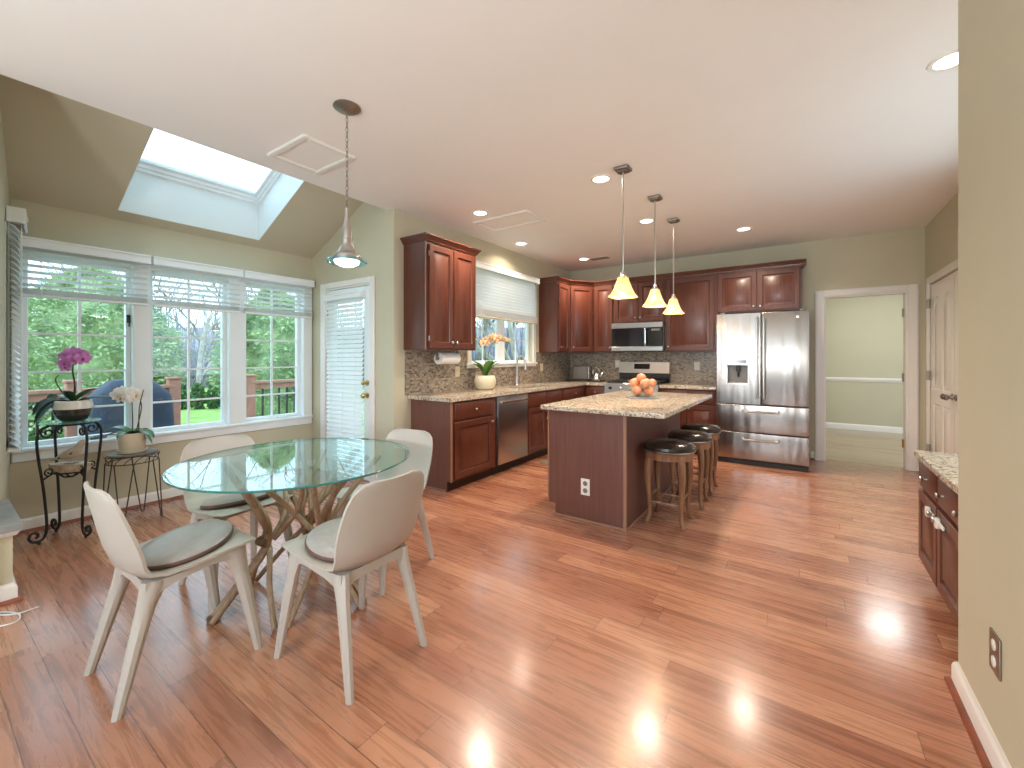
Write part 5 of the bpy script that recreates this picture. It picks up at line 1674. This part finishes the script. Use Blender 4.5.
ch = make_chair('pale plastic dining chair in the left foreground, seen from its side')
cu = make_cushion('round grey seat pad on the chair in the left foreground')
places = [(-2.225, 0.685, 0.0, None, None),
          (-1.648, 1.158, math.radians(91), 'pale plastic dining chair in front of the table with its back turned', 'round taupe seat pad on the chair with its back turned'),
          (-2.70, 1.12, math.radians(-90), 'pale plastic dining chair on the window side of the table', 'round taupe seat pad on the window side chair'),
          (-2.145, 1.715, math.radians(187), 'pale dining chair facing us behind the table, near the patio door', 'round seat pad on the chair behind the table')]
for i, (x, y, a, lb, cl_) in enumerate(places):
    if i == 0:
        ch.location = (x, y, 0); ch.rotation_euler = (0, 0, a)
        cu.location = (x, y + 0.035, 0.4725); cu.rotation_euler = (0.17, 0, a)
    else:
        dup(ch, (x, y, 0), a, lb)
        if i != 3:
            off = Matrix.Rotation(a, 3, 'Z') @ Vector((0, 0.035, 0))
            c_ = dup(cu, (x + off.x, y + off.y, 0.4725), None, cl_); c_.rotation_euler = (0.17, 0, a)

# ------------------------------------------------------------------ ceiling fittings
WARM = (1.0, 0.83, 0.66)
cans = [((0.60, 2.96), 'recessed ceiling light cut by the near right wall'), ((-1.38, 3.30), 'recessed ceiling light beside the nearest island pendant'),
        ((-2.72, 3.38), 'recessed ceiling light left of the ceiling access panel over the sink run'), ((-3.018, 4.589), 'recessed ceiling light in front of the sink window'),
        ((-2.717, 5.85), 'recessed ceiling light in the far kitchen corner by the vent'), ((-1.402, 4.599), 'recessed ceiling light between the island pendants and range'),
        ((-0.572, 5.518), 'recessed ceiling light in front of the refrigerator')]
rl = None
for (x, y), lb in cans:
    if rl is None:
        rl = thing('recessed_light', lb, 'ceiling light', (x, y, H), 0, 'recessed ceiling lights')
        bm = new(); lathe(bm, [(0.064, -0.0015), (0.066, -0.006), (0.085, -0.006), (0.088, -0.001), (0.088, 0.0)], (0, 0, 0), 32, cap=False); obj('trim_ring', bm, 'white_trim', rl)
        bm = new(); lathe(bm, [(0.001, -0.0012), (0.065, -0.0012), (0.065, -0.0004), (0.001, -0.0004)], (0, 0, 0), 28, cap=False); obj('lens', bm, 'lens_glow', rl)
    else:
        dup(rl, (x, y, H), 0, lb)
    area_light('can_lamp', (x, y, H - 0.012), (0, 0, 0), 0.15, CAN_POWER * (0.25 if x > 0.3 else 0.35 if x < -2.9 else 1.0), WARM, spread=math.radians(140))


def hatch(label, x0, x1, y0, y1):
    t = thing('ceiling_access_panel', label, 'access panel', ((x0 + x1) / 2, (y0 + y1) / 2, H))
    hx, hy = (x1 - x0) / 2, (y1 - y0) / 2
    bm = new()
    f = 0.042
    for a, b, c, d in ((-hx, hx, -hy, -hy + f), (-hx, hx, hy - f, hy), (-hx, -hx + f, -hy + f, hy - f), (hx - f, hx, -hy + f, hy - f)):
        box(bm, a, b, c, d, -0.02, 0, 0.005)
    obj('frame', bm, 'white_trim', t)
    bm = new(); box(bm, -hx + f + 0.004, hx - f - 0.004, -hy + f + 0.004, hy - f - 0.004, -0.006, 0); obj('panel', bm, 'ceiling_paint', t)


hatch('square white ceiling access panel near the bay pendant', -3.19, -2.705, 1.515, 1.91)
hatch('white ceiling access panel above the sink worktop', -2.965, -2.27, 3.555, 3.94)
t = thing('ceiling_vent', 'small white ceiling vent in the far kitchen corner', 'vent', (-2.50, 5.93, H), 0)
bm = new(); box(bm, -0.16, 0.16, -0.08, 0.08, -0.006, 0, 0.002); obj('frame', bm, 'white_trim', t)
bm = new()
for i in range(7): box(bm, -0.14, 0.14, -0.062 + i * 0.0195, -0.055 + i * 0.0195, -0.010, -0.006)
obj('louvers', bm, 'grey_plastic', t)

# island pendants
pend = None
for (x, y), lb in (((-1.159, 3.206), 'amber glass island pendant nearest the camera'), ((-1.127, 3.954), 'amber glass island pendant in the middle of the three'), ((-1.149, 4.713), 'amber glass island pendant farthest back')):
    if pend is None:
        pend = thing('pendant_light', lb, 'pendant lamp', (x, y, H), 0, 'amber pendants over the island')
        bm = new(); box(bm, -0.055, 0.055, -0.055, 0.055, -0.022, 0, 0.004, 2); box(bm, -0.04, 0.04, -0.04, 0.04, -0.034, -0.022, 0.004); obj('canopy', bm, 'pewter', pend)
        bm = new(); tube(bm, [(0, 0, -0.03), (0, 0, -0.84)], 0.006, 10); obj('rod', bm, 'nickel', pend)
        bm = new(); lathe(bm, [(0.010, -0.80), (0.018, -0.815), (0.022, -0.835), (0.034, -0.845), (0.034, -0.858)], (0, 0, 0), 20); obj('socket_cap', bm, 'nickel', pend)
        bm = new()
        rings = []
        for z, hw_ in ((-0.852, 0.034), (-0.87, 0.038), (-0.90, 0.047), (-0.94, 0.060), (-0.975, 0.076), (-1.005, 0.098)):
            lp = []
            for sx, sy in ((1, 1), (-1, 1), (-1, -1), (1, -1)):
                for q in ((0.72, 1), (1, 0.72)) if sx * sy < 0 else ((1, 0.72), (0.72, 1)):
                    lp.append((sx * hw_ * q[0], sy * hw_ * q[1], z))
            rings.append(lp)
        inner = [[(p[0] * 0.94, p[1] * 0.94, p[2] + 0.0) for p in rg] for rg in reversed(rings)]
        R_ = [[bm.verts.new(p) for p in rg] for rg in rings + inner]
        for a, b in zip(R_, R_[1:]):
            for j in range(8): bm.faces.new((a[j], a[(j + 1) % 8], b[(j + 1) % 8], b[j]))
        obj('lamp_shade', bm, 'amber_shade', pend, angle=50)
        bm = new(); ball(bm, (0, 0, -0.925), 0.026, seg=12, rings=8); obj('bulb', bm, 'lens_glow', pend)
    else:
        dup(pend, (x, y, H), 0, lb)
    point_light('pendant_lamp', (x, y, H - 0.985), 4.0, (1.0, 0.72, 0.42), 0.03)

# bay pendant on a chain
t = thing('pendant_light', 'silver chain pendant with clear glass rim over the dining table', 'pendant lamp', (-2.213, 1.503, H))
bm = new(); lathe(bm, [(0.075, 0), (0.078, -0.006), (0.062, -0.018), (0.03, -0.026), (0.012, -0.034), (0.001, -0.036)], (0, 0, 0), 28); obj('canopy', bm, 'pewter', t)
bm = new()
z = -0.032
i = 0
while z > -0.60:
    a = 0.0 if i % 2 == 0 else PI / 2
    P = []
    for k in range(12):
        q = 2 * PI * k / 12
        P.append((0.007 * math.cos(q) * math.cos(a), 0.007 * math.cos(q) * math.sin(a), z - 0.017 + 0.017 * math.sin(q)))
    tube(bm, P, 0.0023, 5, closed=True)
    z -= 0.0285; i += 1
obj('chain', bm, 'pewter', t)
bm = new(); lathe(bm, [(0.004, -0.595), (0.012, -0.60), (0.010, -0.63), (0.015, -0.66), (0.018, -0.70), (0.026, -0.715), (0.028, -0.78), (0.032, -0.785), (0.032, -0.80), (0.036, -0.82), (0.046, -0.845), (0.060, -0.862), (0.074, -0.87), (0.080, -0.885), (0.080, -0.905), (0.070, -0.905)], (0, 0, 0), 32); obj('housing', bm, 'nickel', t)
bm = new(); lathe(bm, [(0.081, -0.888), (0.108, -0.898), (0.115, -0.912), (0.108, -0.922), (0.104, -0.915), (0.106, -0.908), (0.081, -0.896)], (0, 0, 0), 36, cap=False); q_ = obj('glass_rim', bm, 'disc_glass', t); q_['label'] = 'clear glass rim of the shade'
bm = new(); lathe(bm, [(0.001, -0.940), (0.04, -0.936), (0.066, -0.922), (0.072, -0.906), (0.001, -0.9055)], (0, 0, 0), 28, cap=False); obj('diffuser', bm, 'cool_glow', t, angle=60)
area_light('bay_lamp', (-2.213, 1.503, H - 0.95), (0, 0, 0), 0.12, 8.0, (0.95, 0.98, 1.0))

# unseen lamp added to light the room beyond the doorway
t = thing('added_ceiling_lamp', 'unseen round lamp added to light the room beyond the doorway', 'ceiling light', (1.0, 8.2, H))
bm = new(); lathe(bm, [(0.001, -0.08), (0.10, -0.07), (0.16, -0.03), (0.17, 0)], (0, 0, 0), 28, cap=False); obj('diffuser', bm, 'cool_glow', t)
area_light('far_room_fill', (1.0, 8.2, H - 0.1), (0, 0, 0), 0.5, 26.0, (1.0, 0.97, 0.92))

# ------------------------------------------------------------------ outdoors
GZ = -0.60
bm = new(); box(bm, -4.95, 40, -60, YS - 0.15, GZ - 0.3, GZ + 0.3); box(bm, XP + 0.8, 40, YS - 0.15, 4.48, GZ - 0.3, GZ + 0.3)  # unseen ground, added to bounce neutral daylight onto the ceiling
struct('patio', bm, 'bounce_ground', 'unseen pale ground added outside the walls to bounce light indoors', 'patio')
bm = new(); box(bm, -90, -4.95, -60, 90, GZ - 0.3, GZ); box(bm, -4.95, 40, YB + 3.3, 90, GZ - 0.3, GZ)
box(bm, -4.95, XK - 0.15, YD + 0.13, YB + 3.3, GZ - 0.3, GZ)
o = struct('lawn', bm, 'lawn_green', 'bright green lawn outside the windows', 'lawn')
bm = new()
box(bm, -7.35, -4.93, -1.5, 2.95, -0.14, -0.10)
box(bm, -7.35, -3.50, 2.95, 4.2, -0.14, -0.10)
struct('deck', bm, 'deck_wood', 'wooden deck outside the dining windows', 'deck')


def railing(label, y0, y1, posts):
    t = thing('deck_railing', label, 'railing', (-7.2, y0, -0.1))
    L_ = y1 - y0
    for q in posts:
        bm = new(); box(bm, -0.065, 0.065, q - 0.065, q + 0.065, 0.0, 1.09, 0.006); box(bm, -0.08, 0.08, q - 0.08, q + 0.08, 1.09, 1.125, 0.008); obj('post', bm, 'rail_red', t)
    bm = new(); box(bm, -0.07, 0.07, 0, L_, 0.98, 1.02, 0.005); box(bm, -0.03, 0.03, 0, L_, 0.89, 0.97); box(bm, -0.03, 0.03, 0, L_, 0.08, 0.15); obj('rail', bm, 'rail_red', t)
    bm = new()
    n = int(L_ / 0.12)
    for i in range(n):
        yy = (i + 0.5) * L_ / n; box(bm, -0.012, 0.012, yy - 0.012, yy + 0.012, 0.15, 0.89)
    obj('balusters', bm, 'black_iron', t)


railing('reddish deck railing left of the steps, behind the covered grill', -1.2, 2.18, [0.0, 1.2, 2.4, 3.38])
railing('reddish deck railing right of the steps, outside the window by the patio door', 3.16, 4.2, [0.0, 1.04])
# covered grill
t = thing('covered_grill', 'grill under a dark blue cover on the deck outside', 'grill', (-6.55, 1.57, -0.1))
bm = new()
rings = []
for z, hx, hy in ((0.02, 0.30, 0.40), (0.5, 0.285, 0.385), (0.85, 0.27, 0.37), (0.95, 0.25, 0.35), (1.06, 0.20, 0.25), (1.12, 0.14, 0.20), (1.14, 0.08, 0.12)):
    lp = []
    for k in range(28):
        a = 2 * PI * k / 28
        c, s = math.cos(a), math.sin(a)
        rr = 1 + (0.03 * math.sin(9 * a) if z < 0.8 else 0)
        lp.append((hx * rr * (abs(c) ** 0.45) * (1 if c > 0 else -1), hy * rr * (abs(s) ** 0.45) * (1 if s > 0 else -1), z))
    rings.append(lp)
loft(bm, rings); obj('cover', bm, 'cover_blue', t, angle=60)
bm = new()
for y in (-0.3, 0.3): lathe(bm, [(0.001, -0.02), (0.05, -0.02), (0.05, 0.02), (0.001, 0.02)], (0.2, y, 0.05), 14, 'y')
obj('wheels', bm, 'black_matte', t)


def conifer(label, x, y, h, r, seed, n):
    rnd = random.Random(seed)
    t = thing('conifer_tree', label, 'tree', (x, y, GZ))
    bm = new(); tube(bm, [(0, 0, 0), (0.02, 0.01, h * 0.5), (0, 0, h * 0.9)], [0.11, 0.07, 0.02], 9, 4); obj('trunk', bm, 'bark_grey', t)
    bm = new()
    for i in range(n):
        # clumps spread over the crown's skin and a little inside
        q = (i + rnd.random()) / n
        z = h * (0.03 + 0.95 * q)
        prof = math.sin(PI * min(1.0, 0.20 + 0.80 * q) ** 1.15) ** 0.75
        prof = max(0.06, prof * 1.0)
        a = rnd.uniform(0, 2 * PI)
        rr = r * prof * rnd.uniform(0.78, 1.0)
        c = Vector((rr * math.cos(a), rr * math.sin(a), z))
        s = 0.24 * rnd.uniform(0.8, 1.4) * (0.6 + 0.4 * prof)
        # fan-shaped spray: many short pointed leaves around an outward, slightly drooping axis
        out = Vector((math.cos(a), math.sin(a), rnd.uniform(-0.1, 0.55))).normalized()
        for k in range(54):
            d = (out + Vector((rnd.gauss(0, 0.7), rnd.gauss(0, 0.7), rnd.gauss(0, 0.5)))).normalized()
            side = d.cross(Vector((rnd.gauss(0, 1), rnd.gauss(0, 1), rnd.gauss(0, 1)))).normalized()
            b0 = c + Vector((rnd.gauss(0, s * 0.35), rnd.gauss(0, s * 0.35), rnd.gauss(0, s * 0.28)))
            L_ = s * rnd.uniform(0.22, 0.5); w = L_ * 0.2
            nn = d.cross(side) * (w * 0.35)
            v = [bm.verts.new(b0), bm.verts.new(b0 + d * L_ * 0.5 + side * w + nn), bm.verts.new(b0 + d * L_ - Vector((0, 0, L_ * 0.1))), bm.verts.new(b0 + d * L_ * 0.5 - side * w + nn)]
            bm.faces.new((v[0], v[1], v[2])); bm.faces.new((v[0], v[2], v[3]))
    obj('foliage', bm, 'conifer_green', t)
    # dense inner crown so the sky does not show through
    bm = new()
    prof = []
    for i in range(15):
        q = i / 14
        pr = max(0.04, math.sin(PI * min(1.0, 0.20 + 0.80 * q) ** 1.15) ** 0.75)
        prof.append((r * pr * 0.74 * (1 + 0.05 * math.sin(i * 2.3)), h * (0.03 + 0.92 * q)))
    prof[-1] = (0.02, h * 0.95)
    lathe(bm, prof, (0, 0, 0), 20)
    for v in bm.verts:
        m = 1 + 0.09 * math.sin(v.co.z * 9 + math.atan2(v.co.y, v.co.x) * 5)
        v.co.x *= m; v.co.y *= m
    obj('inner_crown', bm, 'conifer_green', t, angle=60)
    return t


conifer('broad green conifer outside, behind the covered grill', -13.4, 2.55, 4.0, 1.6, 3, 800)
conifer('green conifer outside the window nearest the patio door', -11.35, 5.6, 3.75, 1.22, 5, 620)

# bare trees
def branch(bm, p, d, L_, r, depth, rnd):
    n = 4
    P = [p]
    dd = d.copy()
    for i in range(n):
        dd = (dd + Vector((rnd.gauss(0, 0.12), rnd.gauss(0, 0.12), rnd.gauss(0, 0.06)))).normalized()
        P.append(P[-1] + dd * (L_ / n))
    tube(bm, P, [r, r * 0.62], 5 if depth > 1 else 3)
    if depth <= 0: return
    k = 3 if depth > 1 else 4
    for i in range(k):
        q = rnd.randint(1, n)
        base = P[q]
        ax = Vector((rnd.gauss(0, 1), rnd.gauss(0, 1), rnd.gauss(0.25, 0.4))).normalized()
        nd = (dd * 0.75 + ax * 0.75 + Vector((0, 0, 0.15))).normalized()
        branch(bm, base, nd, L_ * rnd.uniform(0.55, 0.8), r * 0.5, depth - 1, rnd)


protos = []
for sd in (11, 12, 13):
    rnd = random.Random(sd)
    t = thing('bare_tree', 'x', 'tree', (0, 0, GZ), 0, 'bare trees beyond the lawn')
    bm = new(); 
    branch(bm, Vector((0, 0, 0)), Vector((0, 0, 1)), 3.6, 0.10, 4, rnd)
    obj('trunk', bm, 'bark_pale' if sd == 11 else 'bark_grey', t)
    protos.append(t)


def at(u, d):
    F = Vector((-math.sin(math.radians(34.55)), math.cos(math.radians(34.55)))); R = Vector((F.y, -F.x))
    return F * d + R * ((u - 512) / 424 * d)


tree_spots = [(195, 17, 0, 'pale barked bare tree prominent through the middle dining window'), (215, 24, 1, None), (60, 24, 2, None), (120, 27, 1, None), (160, 22, 2, None), (240, 30, 0, None), (290, 26, 2, None),
              (20, 20, 1, None), (320, 22, 1, None), (470, 16, 2, None), (495, 19, 1, None), (525, 14, 0, None), (540, 22, 2, None), (90, 19, 1, None), (180, 34, 2, None), (265, 21, 1, None), (230, 19, 2, None)]
used = set()
for i, (u, d, k, lb) in enumerate(tree_spots):
    p = at(u, d)
    place = 'over the sink' if u > 400 else 'through the dining windows'
    lab = lb or 'grey leafless tree in the woods beyond the lawn, seen %s' % place
    if k not in used:
        o = protos[k]; o.location = (p.x, p.y, GZ); o['label'] = lab; used.add(k)
        o.rotation_euler = (0, 0, random.uniform(0, 6))
    else:
        o = dup(protos[k], (p.x, p.y, GZ), random.uniform(0, 6), lab)
    o['group'] = 'bare trees beyond the lawn, %s' % place
    s = random.uniform(0.95, 1.3)
    o.scale = (s, s, s)

# woodland thicket: brush nobody could count
rnd = random.Random(31)
bm = new()
for i in range(3800):
    u = rnd.uniform(-60, 560)
    d = rnd.uniform(26, 44)
    p = at(u, d)
    h = rnd.uniform(1.2, 3.2) if rnd.random() < 0.7 else rnd.uniform(3, 7.5)
    b = Vector((p.x, p.y, GZ)); tip = b + Vector((rnd.gauss(0, 0.6), rnd.gauss(0, 0.6), h))
    tube(bm, [b, (b + tip) / 2 + Vector((rnd.gauss(0, 0.15), rnd.gauss(0, 0.15), 0)), tip], [rnd.uniform(0.03, 0.08), 0.01], 3)
tag(obj('woodland_thicket', bm, 'twig_grey'), 'grey tangle of leafless brush along the woods beyond the lawn', 'brush', None, 'stuff')
# far rising ground under the woods
bm = new()
for i in range(24):
    u0, u1 = -140 + i * 34, -140 + (i + 1) * 34
    a, b, c, d = at(u0, 40), at(u1, 40), at(u1, 80), at(u0, 80)
    bm.faces.new([bm.verts.new(v) for v in ((a.x, a.y, GZ), (b.x, b.y, GZ), (c.x, c.y, GZ + 7.5), (d.x, d.y, GZ + 7.5))])
struct('hillside', bm, 'twig_grey', 'wooded hillside rising behind the trees', 'hillside')

# hedge / fence line at the end of the lawn
def shrub(label, u, d, w, h, seed, mat='hedge_green', n=140, cat='shrub', name='shrub', accent=None, group=None):
    rnd = random.Random(seed)
    p = at(u, d)
    t = thing(name, label, cat, (p.x, p.y, GZ), 0, group)
    bm = new()
    for k in range(5):
        tube(bm, [(0, 0, 0), (rnd.gauss(0, w * 0.2), rnd.gauss(0, w * 0.2), h * 0.6)], [0.02, 0.008], 5)
    obj('stems', bm, 'bark_grey', t)
    bm = new()
    for i in range(n):
        a = rnd.uniform(0, 2 * PI); q = rnd.uniform(0.05, 1)
        rr = w * math.sqrt(max(0.05, 1 - (2 * q - 0.9) ** 2)) * rnd.uniform(0.5, 1)
        c = Vector((rr * math.cos(a), rr * math.sin(a), h * q))
        for k in range(8):
            d_ = Vector((rnd.gauss(0, 1), rnd.gauss(0, 1), rnd.gauss(0.3, 1))).normalized(); s_ = d_.orthogonal().normalized()
            L_ = rnd.uniform(0.08, 0.16)
            v = [c, c + d_ * L_ * 0.5 + s_ * L_ * 0.3, c + d_ * L_, c + d_ * L_ * 0.5 - s_ * L_ * 0.3]
            bm.faces.new([bm.verts.new(x) for x in v])
    obj('foliage', bm, mat, t)
    if accent:
        bm = new()
        for i in range(n * 2):
            a = rnd.uniform(0, 2 * PI); q = rnd.uniform(0.2, 1)
            rr = w * math.sqrt(max(0.05, 1 - (2 * q - 0.9) ** 2))
            ball(bm, (rr * math.cos(a), rr * math.sin(a), h * q), 0.035, seg=6, rings=4)
        obj('blossoms', bm, accent, t)
    return t


shrub('white blossoming shrub outside, left of the broad conifer', 38, 8.8, 0.5, 1.55, 41, accent='blossom_white')
for i, (u, d) in enumerate(((150, 15.5), (166, 15.5), (182, 15.4), (198, 15.5), (214, 15.6), (230, 15.5), (246, 15.4), (262, 15.3), (300, 14.8), (318, 14.5))):
    shrub('low green hedge shrub in the row at the far end of the lawn', u, d, 0.22, 0.85, 50 + i, group='hedge shrubs at the end of the lawn')
